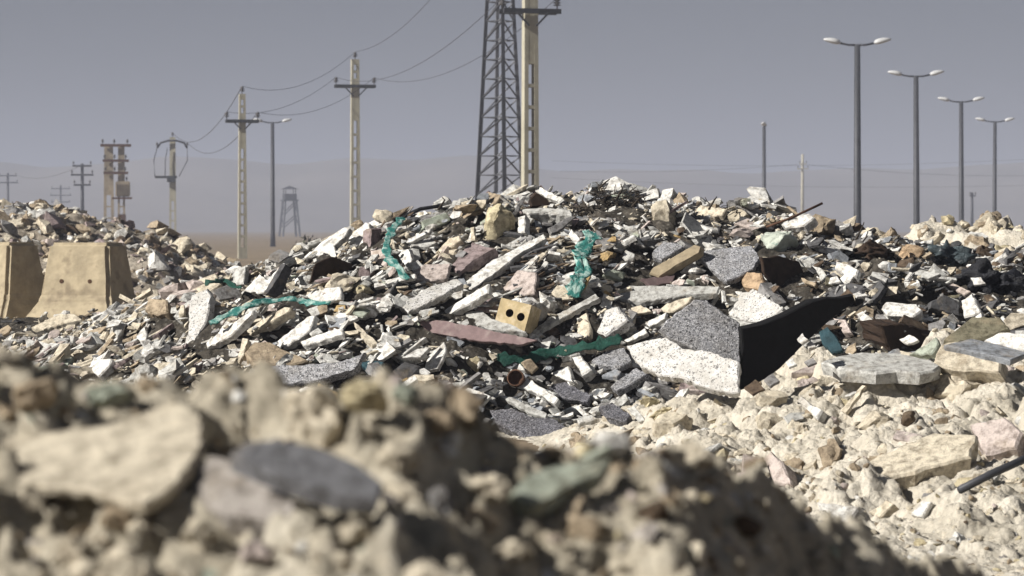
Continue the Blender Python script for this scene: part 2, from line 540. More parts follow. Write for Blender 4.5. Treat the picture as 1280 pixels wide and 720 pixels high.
def unit(v):
    v = Vector(v); v.normalize(); return v


NRM = {'L': (-.50, -.62, .60), 'F': (-.25, -.85, .45), 'T': (-.12, -.36, .92), 'R': (.62, -.74, .25),
       'U': (-.12, -.97, .2), 'B': (.28, -.85, .45), 'S': (-.15, -.55, .82), 'D': (.45, -.86, -.1)}


def slab(outline3, n, thick, jag=0.006, step=0.03, cham=0.15, r=None):
    """outline in space on a plane with normal n -> closed broken slab (verts, faces)"""
    r = r or rng
    pts = []
    m = len(outline3)
    for k in range(m):
        a = outline3[k]; b = outline3[(k + 1) % m]
        L = (b - a).length; q = max(1, int(L / step))
        side = (b - a).cross(n).normalized() if L > 1e-6 else Vector()
        for j in range(q):
            p = a + (b - a) * (j / q)
            if j: p = p + side * r.uniform(-jag, jag)
            pts.append(p)
    c = sum(pts, Vector()) / len(pts)
    rad = sum((p - c).length for p in pts) / len(pts)
    ch = min(cham * thick, rad * .25, 0.012)
    sk = [r.uniform(.85, 1.12) for _ in pts]
    sh = Vector((r.uniform(-.15, .15), r.uniform(-.15, .15), r.uniform(-.1, .1))) * thick
    rings = [[p + (c - p).normalized() * ch for p in pts],
             [p - n * ch for p in pts],
             [p - n * (thick * r.uniform(.4, .65)) + sh * .5 + (p - c).normalized() * r.uniform(-.10, .07) * thick for p in pts],
             [p - n * (thick * s) + sh + (c - p) * r.uniform(0, .06) for p, s in zip(pts, sk)]]
    V = [v for R in rings for v in R]
    q = len(pts)
    Fc = [tuple(range(q - 1, -1, -1))]
    for a in range(3):
        for j in range(q):
            j2 = (j + 1) % q
            Fc.append((a * q + j, a * q + j2, (a + 1) * q + j2, (a + 1) * q + j))
    Fc.append(tuple(3 * q + j for j in range(q)))
    # orientation: flip when the outline runs clockwise seen along n
    s = Vector()
    for k in range(q): s += (pts[k] - c).cross(pts[(k + 1) % q] - c)
    if s.dot(n) > 0: Fc = [tuple(reversed(f)) for f in Fc]
    return [tuple(v) for v in V], Fc


def blob(w, h, d, seed, rough=0.22, sub=3, flat=0.0):
    bm = bmesh.new()
    bmesh.ops.create_icosphere(bm, subdivisions=sub, radius=1)
    r = random.Random(seed)
    planes = [(unit((r.gauss(0, 1), r.gauss(0, 1), r.gauss(0, 1))), r.uniform(.50, .88)) for _ in range(15)]
    co = np.array([v.co for v in bm.verts])
    nz = fbm(co[:, 0] * 1.3 + seed * 3.1, co[:, 1] * 1.3 + co[:, 2] * 1.7, 1.0, 4, seed % 97)
    for v, k in zip(bm.verts, nz):
        p = v.co.copy()
        for n, dd in planes:
            e = p.dot(n) - dd
            if e > 0: p -= n * e * (0.97 if rough < .4 else .7)
        p *= 1 + rough * k * .8
        v.co = Vector((p.x * w / 2 * 1.08, p.y * d / 2 * 1.08, p.z * h / 2 * 1.08))
    return bm


HEROES = []      # objects already labelled, with pixel place; landmarks for later labels


def tint_of(name):
    t = TINTS[name]; k = rng.uniform(.92, 1.08)
    return tuple(min(.8, v * k) for v in t)


def P(name, label, cat, mat, tint, nrm, thick, pts, lift=0.05, y=None, H=H_mid, yr=(9.5, 34), jag=0.006, step=.03):
    """broken piece whose outline is known: lies on the terrain, real size and thickness"""
    cx = sum(p[0] for p in pts) / len(pts); cy = sum(p[1] for p in pts) / len(pts)
    Y = y if y else hit(cx, cy, yr[0], yr[1], lift, H)
    n = unit(NRM[nrm] if isinstance(nrm, str) else nrm)
    n = unit(n + Vector((rng.uniform(-.06, .06), rng.uniform(-.04, .04), rng.uniform(-.06, .06))))
    c = at(cx, cy, Y)
    out = []
    for p in pts:
        d = ray(*p)
        t = (c - CAM).dot(n) / d.dot(n)
        out.append(CAM + d * t)
    V, Fc = slab(out, n, thick, jag, step)
    o = mesh_obj(name, V, Fc, mat, origin=c, tint=tint_of(tint) if tint else None)
    tag(o, label, cat)
    HEROES.append((o, cx, cy))
    return o


def B(name, label, cat, mat, tint, cx, cy, w, h, depth=None, lift=0.03, seed=None, rough=.22, H=H_mid, yr=(9.5, 34), sub=3, smooth=True):
    """rounded stone, w x h in pixels of the photograph, sitting in the terrain"""
    Y = hit(cx, cy, yr[0], yr[1], lift, H)
    c = at(cx, cy, Y); k = Y / F
    W, Hh = w * k, h * k
    D = depth or (W + Hh) / 2
    c = c + Vector((0, D * .2, 0))
    bm = blob(W, Hh, D, seed or int(cx * 7 + cy), rough, sub)
    o = bm_obj(name, bm, mat, smooth=smooth, tint=tint_of(tint) if tint else None, loc=c)
    tag(o, label, cat)
    HEROES.append((o, cx, cy))
    return o


def ribbon(name, label, cat, mat, pts, w, lift=0.06, thick=.006, y=None, wav=.4, H=H_mid):
    """strip of cloth or plastic laid over the rubble"""
    n = len(pts); Q = []
    for k in range(n - 1):
        for j in range(5):
            t = j / 5
            p0 = pts[max(k - 1, 0)]; p1 = pts[k]; p2 = pts[k + 1]; p3 = pts[min(k + 2, n - 1)]
            Q.append(tuple(.5 * ((2 * b) + (-a + c) * t + (2 * a - 5 * b + 4 * c - d) * t * t + (-a + 3 * b - 3 * c + d) * t ** 3)
                           for a, b, c, d in zip(p0, p1, p2, p3)))
    Q.append(pts[-1])
    Ys = [y or hit(q[0], q[1], 9.5, 34, lift, H) for q in Q]
    Ys = [sum(Ys[max(0, k - 3):k + 4]) / len(Ys[max(0, k - 3):k + 4]) for k in range(len(Ys))]
    C = [at(q[0], q[1], Y) for q, Y in zip(Q, Ys)]
    V, Fc = [], []
    nw = 6
    for k, c in enumerate(C):
        t = (C[min(k + 1, len(C) - 1)] - C[max(k - 1, 0)]).normalized()
        s = t.cross(Vector((.1, -.8, .6))).normalized()
        up = s.cross(t).normalized()
        if up.y > 0: up = -up
        ww = w * (1 + .25 * math.sin(k * 1.1)) * (1 if 1 < k < len(C) - 2 else .6)
        e0, e1 = rng.uniform(-.35, .22), rng.uniform(-.22, .35)
        for j in range(nw + 1):
            a = -.5 + e0 + (1 + e1 - e0) * j / nw
            V.append(c + s * (ww * a) + up * (math.sin(a * 14 + k * .5) * w * .10 * wav + .02 * math.sin(k * .7) * wav))
        for j in range(nw + 1):
            V.append(V[-(nw + 1)] - up * thick)
    m = 2 * (nw + 1)
    for k in range(len(C) - 1):
        a, b = k * m, (k + 1) * m
        for j in range(nw):
            Fc.append((a + j, a + j + 1, b + j + 1, b + j))
            Fc.append((b + nw + 1 + j, b + nw + 2 + j, a + nw + 2 + j, a + nw + 1 + j))
        Fc.append((a, b, b + nw + 1, a + nw + 1)); Fc.append((a + nw, a + 2 * nw + 1, b + 2 * nw + 1, b + nw))
    for a in (0, (len(C) - 1) * m):
        Fc.append(tuple(range(a, a + nw + 1)) + tuple(range(a + 2 * nw + 1, a + nw, -1)))
    o = mesh_obj(name, V, Fc, mat, smooth=True, origin=C[len(C) // 2])
    tag(o, label, cat)
    return o


def rod(name, label, cat, mat, pts, r, y=None, lift=.05, r1=None, dy=None):
    Y = y or hit(pts[0][0], pts[0][1], 9.5, 34, lift)
    bm = bmesh.new()
    P3 = [at(p[0], p[1], Y + (dy[k] if dy else .05 * k)) for k, p in enumerate(pts)]
    o_ = P3[0].copy()
    add_tube(bm, [p - o_ for p in P3], r, 6, r1)
    o = bm_obj(name, bm, mat, smooth=True, loc=o_)
    tag(o, label, cat)
    HEROES.append((o, pts[0][0], pts[0][1]))
    return o


# ------------------------------------------------------------------ the pieces one can pick out of the heap
S = 'slab'; C_ = 'concrete slab'; FR = 'fragment'
sf = 'slab_fragment'; cb = 'concrete_block'; ba = 'concrete_bar'; st = 'stone'; bd = 'broken_board_and_shade'
P(sf, 'pale slab streaked with black on the left shoulder of the heap', C_, 'rubble', 'white', 'L', .05, [(384,320),(403,301),(432,283),(437,285),(430,297),(417,307),(422,322),(405,320)])
P(sf, 'bright white triangular slab standing on edge under the concrete utility pole', C_, 'rubble', 'white', 'L', .06, [(442,290),(457,277),(462,279),(460,313),(449,317),(432,299)])
P(cb, 'mauve grey block in shade left of the dark green cloth end', 'concrete block', 'rubble', 'mauve', 'R', .08, [(463,285),(478,284),(475,310),(462,309)])
B(st, 'cream round stone on the skyline left of the black arched hose', 'stone', 'stone', 'cream', 478, 270, 27, 23)
B(st, 'small tan stone on the skyline at the foot of the utility pole', 'stone', 'stone', 'tan', 447, 282, 17, 14)
P(bd, 'dark brown sheet painted as cavity shade under the streaked pale slab', 'board', 'dark_brown_and_shade', None, 'D', .03, [(394,330),(415,321),(440,330),(445,334),(422,344),(401,345),(386,355)])  # sheet fills a dark cavity, its shade put into the colour
P(sf, 'bluish white panel behind the hanging teal cloth', C_, 'rubble', 'white', 'L', .03, [(493,312),(513,311),(515,324),(510,336),(497,322)])
P(sf, 'pale panel with a pink blotch left of the hanging teal cloth', C_, 'rubble', 'pinkish', 'L', .03, [(463,313),(480,311),(484,334),(465,328)])
ribbon('cloth_strip', 'teal cloth strip hanging down on the upper left of the heap', 'cloth', 'teal_cloth', [(505,272),(492,284),(485,299),(484,315),(492,330),(511,347)], .05, .20)
rod('rubber_hose', 'black rubber hose arched over the skyline above the teal cloth', 'hose', 'black_plastic', [(497,278),(508,269),(526,261),(547,258),(561,262),(566,274)], .016)
P(sf, 'grey green slab under the black arched hose', C_, 'rubble', 'greenish', 'B', .06, [(526,277),(542,270),(559,265),(564,275),(547,283),(530,284)])
P('wood_splinter', 'white pointed splinter under the black arched hose', 'splinter', 'rubble', 'white', 'L', .03, [(497,303),(526,292),(539,285),(536,291),(515,302),(501,307)], .09)
P(sf, 'light grey flat plate below the white pointed splinter', C_, 'rubble', 'pale grey', 'S', .03, [(509,304),(534,299),(547,303),(536,308),(513,308)])
P(sf, 'cream slab leaning up left of the big round boulder', C_, 'rubble', 'cream', 'L', .05, [(547,313),(561,297),(574,294),(576,300),(561,311),(551,316)])
P(sf, 'broad pinkish plate above the two long white speckled slabs', C_, 'rubble', 'pinkish', 'S', .04, [(513,340),(530,330),(563,329),(559,347),(538,351),(518,349)])
P(sf, 'long white speckled slab lying slanted left of the yellow brick', C_, 'terrazzo', None, 'S', .05, [(499,382),(539,357),(572,348),(579,354),(543,375),(510,390)], .08)
P(ba, 'bright white slanted bar touching the yellow brick on its left', 'concrete bar', 'rubble', 'white', 'L', .07, [(545,395),(579,372),(611,354),(610,366),(582,382),(554,397)], .1)
P(ba, 'longest pale bar, slanting up below the big round boulder', 'concrete bar', 'rubble', 'white', 'S', .06, [(579,354),(615,325),(651,307),(680,292),(683,298),(651,316),(622,339),(590,361)], .12)
P(cb, 'thick mauve pink block below the big round boulder', 'concrete block', 'rubble', 'mauve', 'S', .12, [(564,331),(581,308),(591,302),(608,308),(620,310),(597,323),(572,342)], .1)
B('boulder', 'big round cream boulder near the top of the heap', 'boulder', 'stone', 'yellowish', 620, 281, 45, 48, lift=.08, rough=.14)
P(ba, 'short pale stub standing upright left of the big round boulder', 'concrete bar', 'rubble', 'cream', 'L', .03, [(588,284),(593,283),(594,300),(588,301)], .08)
P(ba, 'white beam end tipped over the skyline right of the lattice tower', 'concrete bar', 'rubble', 'white', 'L', .06, [(668,232),(677,234),(704,248),(702,254),(685,247),(668,238)], .04)
P('clod', 'dark brown lump under the tipped white beam on the skyline', 'clod', 'dark_brown_and_shade', None, 'B', .12, [(661,250),(670,239),(685,248),(689,258),(664,258)])
P(ba, 'grey concrete lintel lying level near the top of the heap', 'concrete bar', 'rubble', 'pale grey', 'S', .09, [(650,262),(677,259),(714,262),(716,270),(685,266),(660,267)], .14)
P(ba, 'white upright stub under the left end of the grey lintel', 'concrete bar', 'rubble', 'white', 'L', .06, [(647,271),(657,268),(656,290),(647,290)], .12)
P(ba, 'thin grey strut rising right of the big round boulder', 'concrete bar', 'rubble', 'grey', 'B', .04, [(640,267),(652,248),(658,244),(654,254),(645,269)], .1)
P(sf, 'grey slab slanting up right of the shaded hollow under the lintel', C_, 'rubble', 'grey', 'B', .05, [(685,285),(693,281),(710,271),(720,270),(704,285),(689,292)], .1)
P(sf, 'white pointed shard touching the teal rag on its left', C_, 'rubble', 'white', 'L', .03, [(710,294),(714,286),(725,298),(720,306)], .1)
ribbon('rag', 'crumpled teal rag hanging in the middle of the heap', 'cloth', 'teal_cloth', [(741,290),(733,306),(726,322),(728,338),(724,352),(716,368)], .10, .19, wav=1.0)
P(sf, 'pinkish triangular slab standing behind the yellow brick', C_, 'rubble', 'pinkish', 'L', .05, [(620,369),(647,337),(670,340),(668,367),(652,369),(637,362)], .04)
P(bd, 'long thin mauve board below the yellow brick', 'board', 'mauve_board', None, 'F', .03, [(520,402),(545,400),(592,407),(629,417),(672,425),(648,431),(592,425),(540,416)], .12)
P(sf, 'grey cream slab under the yellow brick', C_, 'rubble', 'pale grey', 'S', .05, [(581,390),(602,388),(614,398),(639,405),(658,415),(631,413),(600,409),(583,400)], .08)
P(ba, 'long thin pale bar slanting up right of the yellow brick', 'concrete bar', 'rubble', 'pale grey', 'S', .035, [(662,417),(685,398),(718,382),(745,367),(750,372),(718,389),(689,405),(666,418)], .1)
P(cb, 'white block tipped on its corner right of the rusty tin', 'concrete block', 'rubble', 'white', 'L', .09, [(714,446),(725,443),(739,461),(727,469)], .1)
P(cb, 'small white block lying level under the dark green cloth', 'concrete block', 'rubble', 'white', 'S', .06, [(700,438),(725,434),(725,441),(702,447)], .08)
P(sf, 'white pointed shard below the small level white block', C_, 'rubble', 'white', 'L', .04, [(687,467),(710,457),(716,477),(702,473)], .08)
P(ba, 'white bar pointing down right of the rusty tin', 'concrete bar', 'rubble', 'white', 'L', .05, [(643,482),(658,471),(698,498),(693,505),(668,490)], .1)
P(cb, 'grey brown block above the rusty tin', 'concrete block', 'rubble', 'tan', 'B', .09, [(652,452),(664,447),(674,459),(666,467),(656,463)], .07)
P(sf, 'small white triangle just above the rusty tin', C_, 'rubble', 'white', 'L', .03, [(637,463),(650,452),(656,463)], .08)
P(sf, 'lavender grey slate below the white pointed shard', C_, 'slate_speckle', None, 'S', .04, [(685,482),(706,477),(739,494),(735,502),(706,498)], .08)
P(sf, 'large dark speckled slate at the foot of the heap', C_, 'slate_speckle', None, 'S', .06, [(612,512),(639,510),(668,521),(693,523),(713,537),(705,553),(668,551),(622,530)], .08)
P(ba, 'narrow pale strip on the upper edge of the large dark slate', 'concrete bar', 'rubble', 'pale grey', 'S', .03, [(623,494),(639,496),(684,517),(682,523),(658,514)], .12)
P(sf, 'dark slate low on the right of the large speckled slate', C_, 'slate_speckle', None, 'S', .05, [(748,508),(765,502),(789,519),(783,527),(761,521)], .08)
P(sf, 'small grey white shard beside the pale soil edge', C_, 'rubble', 'pale grey', 'L', .03, [(783,510),(793,508),(806,525),(798,527)], .08)
P(sf, 'pale flat shard right of the large dark slate', C_, 'rubble', 'pale grey', 'S', .03, [(721,523),(740,518),(746,523),(724,529)], .08)
P('plank', 'blue grey plank end below the white terrazzo slab', 'plank', 'granite', None, 'S', .05, [(763,483),(775,473),(796,459),(810,467),(787,481),(771,488)], .14)
P(sf, 'small grey slab left of the blue grey plank', C_, 'rubble', 'bluish grey', 'S', .03, [(752,469),(769,461),(777,464),(771,471)], .1)
P(sf, 'dark speckled slab tucked under the left end of the white terrazzo slab', C_, 'granite', None, 'S', .05, [(740,449),(759,438),(781,434),(790,451),(775,459),(748,455)], .08)
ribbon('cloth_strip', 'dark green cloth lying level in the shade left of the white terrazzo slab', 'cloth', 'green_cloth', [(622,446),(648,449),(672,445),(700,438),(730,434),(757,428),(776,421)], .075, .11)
# the large terrazzo corner
yb = hit(860, 455, 9.5, 34, .22)
P('terrazzo_slab', 'large white terrazzo slab with black chips, at the front of the heap', 'terrazzo slab', 'terrazzo', None, (-.42, -.66, .62), .06, [(782.5,432),(801,427),(838,420),(878,436),(923.5,452),(923.5,490),(910,491),(878,483),(852,472),(828,470),(801,459),(790,446)], y=yb)
P('granite_slab', 'dark grey granite slab standing above the white terrazzo slab', 'granite slab', 'granite', None, (.10, -.93, .36), .05, [(824,412),(833,400),(868,374),(884,375),(900,387),(925,404),(925,456),(878,440),(838,424)], y=yb + .05)
P('shadow_panel', 'large black panel painted as the shadow right of the granite slab', 'panel', 'shadow_black', None, (.50, -.84, -.2), .05, [(927,411),(953,406),(979,395),(1016,377),(1067,369),(1070,377),(1038,400),(1006,430),(974,462),(942,482),(927,488)], y=yb + .16, jag=.013, step=.075)  # black sheet stands in for the shadow cast by the granite slab
P('terrazzo_slab', 'white speckled diamond of terrazzo under the orange stone', 'terrazzo slab', 'terrazzo', None, 'L', .05, [(910,394),(926,365),(945,362),(979,385),(961,403),(937,402)], .16)
P(sf, 'thin pale layer under the white terrazzo diamond', C_, 'rubble', 'pale grey', 'F', .04, [(912,396),(937,404),(961,405),(978,388),(984,394),(962,413),(938,412),(915,403)], .12)
P(st, 'orange stone above the white terrazzo diamond', 'stone', 'stone', 'orange', 'L', .1, [(924,344),(932,339),(951,340),(957,357),(947,361),(928,357)], .12)
P('granite_slab', 'grey speckled granite slab right of the timber', 'granite slab', 'granite', None, 'S', .05, [(868,316),(885,312),(917,308),(940,307),(950,322),(942,336),(925,345),(908,351),(895,340)], .1)
P('granite_slab', 'small grey granite slab behind the timber', 'granite slab', 'granite', None, 'S', .05, [(817,312),(830,301),(848,304),(855,308),(827,325),(815,319)], .06)
P('timber', 'short tan timber slanting up on the right of the heap', 'timber', 'timber', None, 'F', .08, [(811,342),(815,335),(869,305),(877,308),(875,315),(823,346)], .16, jag=.002)
P(sf, 'dark mauve slab in the shade under the timber', C_, 'mauve_board', None, 'B', .04, [(802,348),(844,344),(840,354),(813,358)], .08)
B(st, 'ochre stone right of the teal rag', 'stone', 'stone', 'ochre', 758, 322, 30, 16)
B(st, 'whitish round stone left of the timber', 'stone', 'stone', 'pale grey', 786, 324, 19, 24)
B(st, 'greenish pale stone below the ochre stone', 'stone', 'stone', 'greenish', 766, 345, 30, 18)
B(st, 'small pale stone under the greenish stone', 'stone', 'stone', 'cream', 757, 362, 15, 16)
B('boulder', 'craggy cream boulder on the skyline behind the timber', 'boulder', 'stone', 'cream', 829, 271, 34, 42, rough=.3)
B(st, 'white stone below the right end of the timber', 'stone', 'stone', 'white', 866, 338, 30, 17)
P(sf, 'pale slab on the skyline right of the craggy cream boulder', C_, 'rubble', 'cream', 'L', .05, [(865,264),(875,256),(907,261),(902,270),(873,271)], .06)
B(st, 'cream stone on the skyline left of the rusty rod', 'stone', 'stone', 'cream', 926, 272, 30, 20)
B(st, 'pinkish flat stone above the grey speckled granite slab', 'stone', 'stone', 'pinkish', 926, 293, 30, 15)
P(sf, 'long pale blue grey slab above the dark granite slab', C_, 'rubble', 'pale grey', 'S', .05, [(772,366),(785,357),(846,357),(900,358),(897,366),(852,369),(806,377),(775,374)], .1)
P(sf, 'cream slab left above the dark granite slab', C_, 'rubble', 'cream', 'L', .04, [(820,390),(833,379),(865,370),(862,377),(841,390)], .1)
P(cb, 'white speckled block left of the dark granite slab', 'concrete block', 'terrazzo', None, 'L', .08, [(745,414),(756,387),(772,382),(785,400),(756,420)], .1)
P(sf, 'small cream slab right of the white speckled block', C_, 'rubble', 'cream', 'L', .03, [(788,385),(801,381),(814,389),(793,393)], .08)
P(sf, 'pale splinter touching the left edge of the dark granite slab', C_, 'rubble', 'white', 'L', .03, [(806,404),(833,390),(831,398),(812,408)], .1)
P(ba, 'white slanted splinter above the left end of the white terrazzo slab', 'concrete bar', 'rubble', 'white', 'L', .03, [(777,426),(806,410),(809,416),(785,427)], .1)
P(ba, 'white upright fragment right of the long thin pale bar', 'concrete bar', 'rubble', 'cream', 'L', .05, [(713,428),(722,398),(733,390),(738,414),(735,424)], .06)

# right of the terrazzo corner
ob = blob(.33, .22, .22, 5, .34, 4); o = bm_obj('plastic_bag', ob, 'bag', smooth=True, loc=at(975, 303, hit(975, 303, 15, 30, .06)))
tag(o, 'crumpled greenish white bag on the right shoulder of the heap', 'bag'); HEROES.append((o, 975, 303))
P(st, 'white flat stone under the rusty rod on the skyline', 'stone', 'rubble', 'white', 'L', .08, [(976,280),(993,273),(1012,266),(1018,271),(1005,282),(982,285)], .1)
B(st, 'tan boulder on the skyline right of the crumpled bag', 'boulder', 'stone', 'tan', 1030, 283, 34, 34, rough=.3)
rod('steel_rod', 'rusty rod rising to the right over the skyline', 'steel rod', 'rust', [(958,284),(990,272),(1028,254)], .010, lift=.12)
P(sf, 'grey curved shard in the dark hollow below the crumpled bag', C_, 'rubble', 'pale grey', 'L', .03, [(1014,331),(1028,336),(1033,344),(1026,352),(1024,344)], .1)
P(sf, 'thin pale shard low in the dark hollow below the crumpled bag', C_, 'rubble', 'tan', 'L', .03, [(1001,347),(1020,354),(1018,358),(1003,352)], .1)
P(bd, 'dark brown board in the hollow left of the grey curved shard', 'board', 'dark_brown_and_shade', None, 'D', .04, [(952,322),(975,320),(1000,328),(1008,350),(1000,368),(968,360),(955,340)], .1)
P(cb, 'white rounded block right of the dark hollow', 'concrete block', 'rubble', 'white', 'L', .07, [(1043,334),(1045,327),(1062,330),(1073,337),(1070,346),(1055,342)], .12)
P(sf, 'bluish slab above the white rounded block', C_, 'rubble', 'bluish grey', 'B', .04, [(1036,316),(1050,312),(1062,322),(1060,329),(1040,325)], .08)
B(st, 'pale stone in the black hollow on the right', 'stone', 'stone', 'cream', 1084, 335, 17, 15)
B(st, 'white stone right of the black hollow', 'stone', 'stone', 'white', 1107, 335, 24, 15)
B(st, 'cream knobbly stone standing above the flat white slab', 'stone', 'stone', 'cream', 1094, 372, 23, 27, rough=.35)
P(sf, 'flat white oval slab on the right of the heap', C_, 'rubble', 'white', 'S', .07, [(1102,385),(1107,377),(1147,380),(1153,387),(1142,395),(1109,393)], .14)
P(cb, 'white block standing upright right of the dark slates', 'concrete block', 'rubble', 'white', 'L', .07, [(1201,375),(1215,366),(1226,391),(1205,397)], .14)
P(sf, 'dark slate leaning left of the upright white block', C_, 'rubble', 'dark grey', 'B', .05, [(1163,377),(1180,368),(1199,377),(1200,395),(1180,389),(1163,385)], .1)
P(sf, 'pinkish white slab above the dark slate on the right', C_, 'rubble', 'pinkish', 'L', .04, [(1178,352),(1188,352),(1213,364),(1205,369)], .1)
P(sf, 'small bluish white tile on the black sheeting', C_, 'rubble', 'white', 'L', .02, [(1213,347),(1226,346),(1232,354),(1217,356)], .26)
for k, (cx, cy, w, h, sd) in enumerate([(1222, 350, 56, 40, 3), (1258, 356, 50, 38, 8)]):
    Y = hit(cx, cy, 15, 33, .05)
    o = bm_obj('plastic_sheet', blob(w * Y / F, h * Y / F, .3, sd, .75, 4), 'black_plastic', smooth=True, loc=at(cx, cy, Y))
    tag(o, ['black crumpled plastic sheet beside the dark slates on the right', 'black crumpled plastic sheet at the right edge of the photo'][k], 'plastic sheet'); HEROES.append((o, cx, cy))
Y = hit(1185, 322, 15, 33, .05)
o = bm_obj('plastic_sheet', blob(58 * Y / F, 38 * Y / F, .3, 12, .7, 4), 'slate_plastic', smooth=True, loc=at(1185, 322, Y))
tag(o, 'blue grey crumpled plastic sheet below the pale soil heap', 'plastic sheet'); HEROES.append((o, 1185, 322))
B('boulder', 'pinkish orange boulder left of the blue grey plastic sheet', 'boulder', 'stone', 'orange', 1136, 316, 36, 26, rough=.3)
B('clod', 'dark brown earth lump left of the pinkish orange boulder', 'clod', 'dark_brown_and_shade', None, 1093, 315, 54, 26, rough=.6, sub=4)
P(cb, 'white block left of the dark brown rock with a white chip', 'concrete block', 'rubble', 'white', 'L', .06, [(1070,392),(1078,388),(1099,404),(1094,412),(1080,406)], .12)
P(sf, 'grey slab behind the white block by the dark brown rock', C_, 'rubble', 'grey', 'S', .05, [(1087,392),(1120,393),(1122,402),(1102,405)], .08)
P('rag', 'dark navy rag at the right end of the shadow panel', 'cloth', 'navy_cloth', None, 'F', .05, [(1024,414),(1034,408),(1048,425),(1054,438),(1040,441),(1028,430)], .1)
P(sf, 'pinkish slab above the dark navy rag', C_, 'rubble', 'pinkish', 'L', .05, [(1041,397),(1057,399),(1064,415),(1053,415)], .08)
P('boulder', 'dark brown jagged rock behind the flat grey slab', 'boulder', 'dark_brown_and_shade', None, 'D', .2, [(1101,407),(1132,405),(1172,417),(1160,430),(1142,440),(1112,440)], .08)
P(sf, 'white chip on the face of the dark brown jagged rock', C_, 'rubble', 'white', 'L', .02, [(1124,424),(1136,418),(1148,425),(1134,430)], .17)
P(sf, 'grey triangular slab between the flat grey slab and the yellow edged slab', C_, 'rubble', 'greenish', 'L', .05, [(1136,443),(1170,421),(1173,430),(1164,443)], .12)
P(sf, 'large flat grey topped slab lying on the pale soil', C_, 'rubble', 'pale grey', (-.05, -.30, .95), .075, [(1026,452),(1046,445),(1075,440),(1122,441),(1165,450),(1176,457),(1168,463),(1150,466),(1120,463),(1095,466),(1050,460)], .10, step=.07, jag=.007)
P(sf, 'slab with a broken yellowish edge on the pale soil', C_, 'rubble', 'cream', (-.30, -.72, .62), .15, [(1167,453),(1176,430),(1184,427),(1213,426),(1250,440),(1250,466),(1205,463)], .18, step=.05, jag=.012)
P(sf, 'thin grey slab lying on top of the yellow edged slab', C_, 'rubble', 'bluish grey', (.05, -.28, .95), .03, [(1180,431),(1213,423),(1250,431),(1285,441),(1263,450),(1209,437)], .30, step=.07, jag=.005)
P('boulder', 'olive grey boulder behind the yellow edged slab', 'boulder', 'rubble', 'olive', 'S', .16, [(1180,423),(1215,395),(1251,396),(1263,411),(1226,424),(1197,427)], .12)
P(sf, 'white slab at the right edge beside the olive boulder', C_, 'rubble', 'white', 'L', .08, [(1229,425),(1247,415),(1290,416),(1300,438),(1259,436)], .2)
P(cb, 'small white block lying on the pale soil slope', 'concrete block', 'rubble', 'white', 'L', .06, [(995,500),(1001,495),(1028,513),(1022,524)], .05)
P('wood_splinter', 'thin pale stick leaning on the pale soil slope', 'splinter', 'rubble', 'cream', 'L', .02, [(1051,513),(1078,481),(1082,482),(1057,516)], .08)
P(sf, 'long cream slab with a dark underside on the pale soil slope', C_, 'rubble', 'cream', (-.20, -.42, .88), .11, [(1055,594),(1099,568),(1169,540),(1222,543),(1214,570),(1100,602)], .12, step=.05, jag=.012)
P('boulder', 'pinkish white boulder above the right end of the long cream slab', 'boulder', 'rubble', 'pinkish', 'L', .2, [(1212,530),(1255,520),(1278,540),(1270,560),(1231,568)], .10)
rod('iron_bar', 'dark iron bar lying at the right edge on the pale soil', 'iron bar', 'dark_steel', [(1199,613),(1240,592),(1310,561)], .017, lift=.05, dy=[0, .06, .15])
P(st, 'pinkish white stone peeping out beside the shaded foreground mound', 'stone', 'rubble', 'pinkish', 'L', .1, [(953,572),(963,563),(978,576),(990,607),(967,604)], .08)
P(sf, 'white slab low on the pale soil at the edge of the foreground mound', C_, 'rubble', 'white', 'S', .06, [(1021,627),(1076,633),(1060,652),(1033,638)], .06)
P(sf, 'small white chip on the gravelly slope at lower right', C_, 'rubble', 'white', 'L', .04, [(1138,642),(1153,625),(1165,627),(1153,646)], .05)
P(sf, 'small cream slab left of the small white chip on the gravelly slope', C_, 'rubble', 'cream', 'L', .04, [(1085,640),(1108,624),(1118,630),(1098,648)], .05)
B(st, 'dark round stone on the pale soil slope', 'stone', 'stone', 'brown', 1136, 525, 24, 22)
B('boulder', 'knobbly cream boulder under the large flat grey slab', 'boulder', 'stone', 'cream', 1196, 492, 62, 60, rough=.35, lift=.0)
B('boulder', 'rounded cream soil lump right of the thin pale stick', 'boulder', 'stone', 'cream', 1096, 530, 52, 40, rough=.3, lift=.0)
B('boulder', 'cream soil lump on the crest below the shadow panel', 'boulder', 'stone', 'cream', 960, 508, 58, 40, rough=.35, lift=-.02)
B('boulder', 'craggy cream lump at the left end of the pale soil crest', 'boulder', 'stone', 'cream', 845, 535, 60, 44, rough=.35, lift=-.04)

# left flank
P(ba, 'tall cream slab standing upright at the left end of the heap', 'concrete slab', 'terrazzo', None, 'L', .06, [(236,379),(240,368),(259,360),(264,370),(258,400),(238,435),(230,435),(235,414)], .12)
P(sf, 'bright white angular slab above the long teal strip', C_, 'rubble', 'white', 'L', .05, [(301,366),(324,342),(335,350),(355,328),(357,330),(332,364),(309,372)], .12)
P(sf, 'dark grey piece painted as the shaded side of the bright white angular slab', C_, 'rubble', 'dark grey', 'R', .05, [(357,329),(366,337),(354,366),(347,371),(334,367)], .12)  # side of the white slab, its shade painted as dark grey
P(sf, 'grey panel left of the bright white angular slab', C_, 'rubble', 'grey', 'B', .04, [(265,362),(284,356),(299,362),(305,375),(292,372),(274,375)], .1)
P(sf, 'pale tilted slab behind the grey panel on the left', C_, 'rubble', 'pale grey', 'L', .04, [(284,350),(297,334),(307,333),(305,355),(297,356)], .08)
ribbon('cloth_strip', 'short dark green strip on top of the grey panel at left', 'cloth', 'green_cloth', [(256,356),(266,351),(280,351),(292,356),(302,360)], .035, .20)
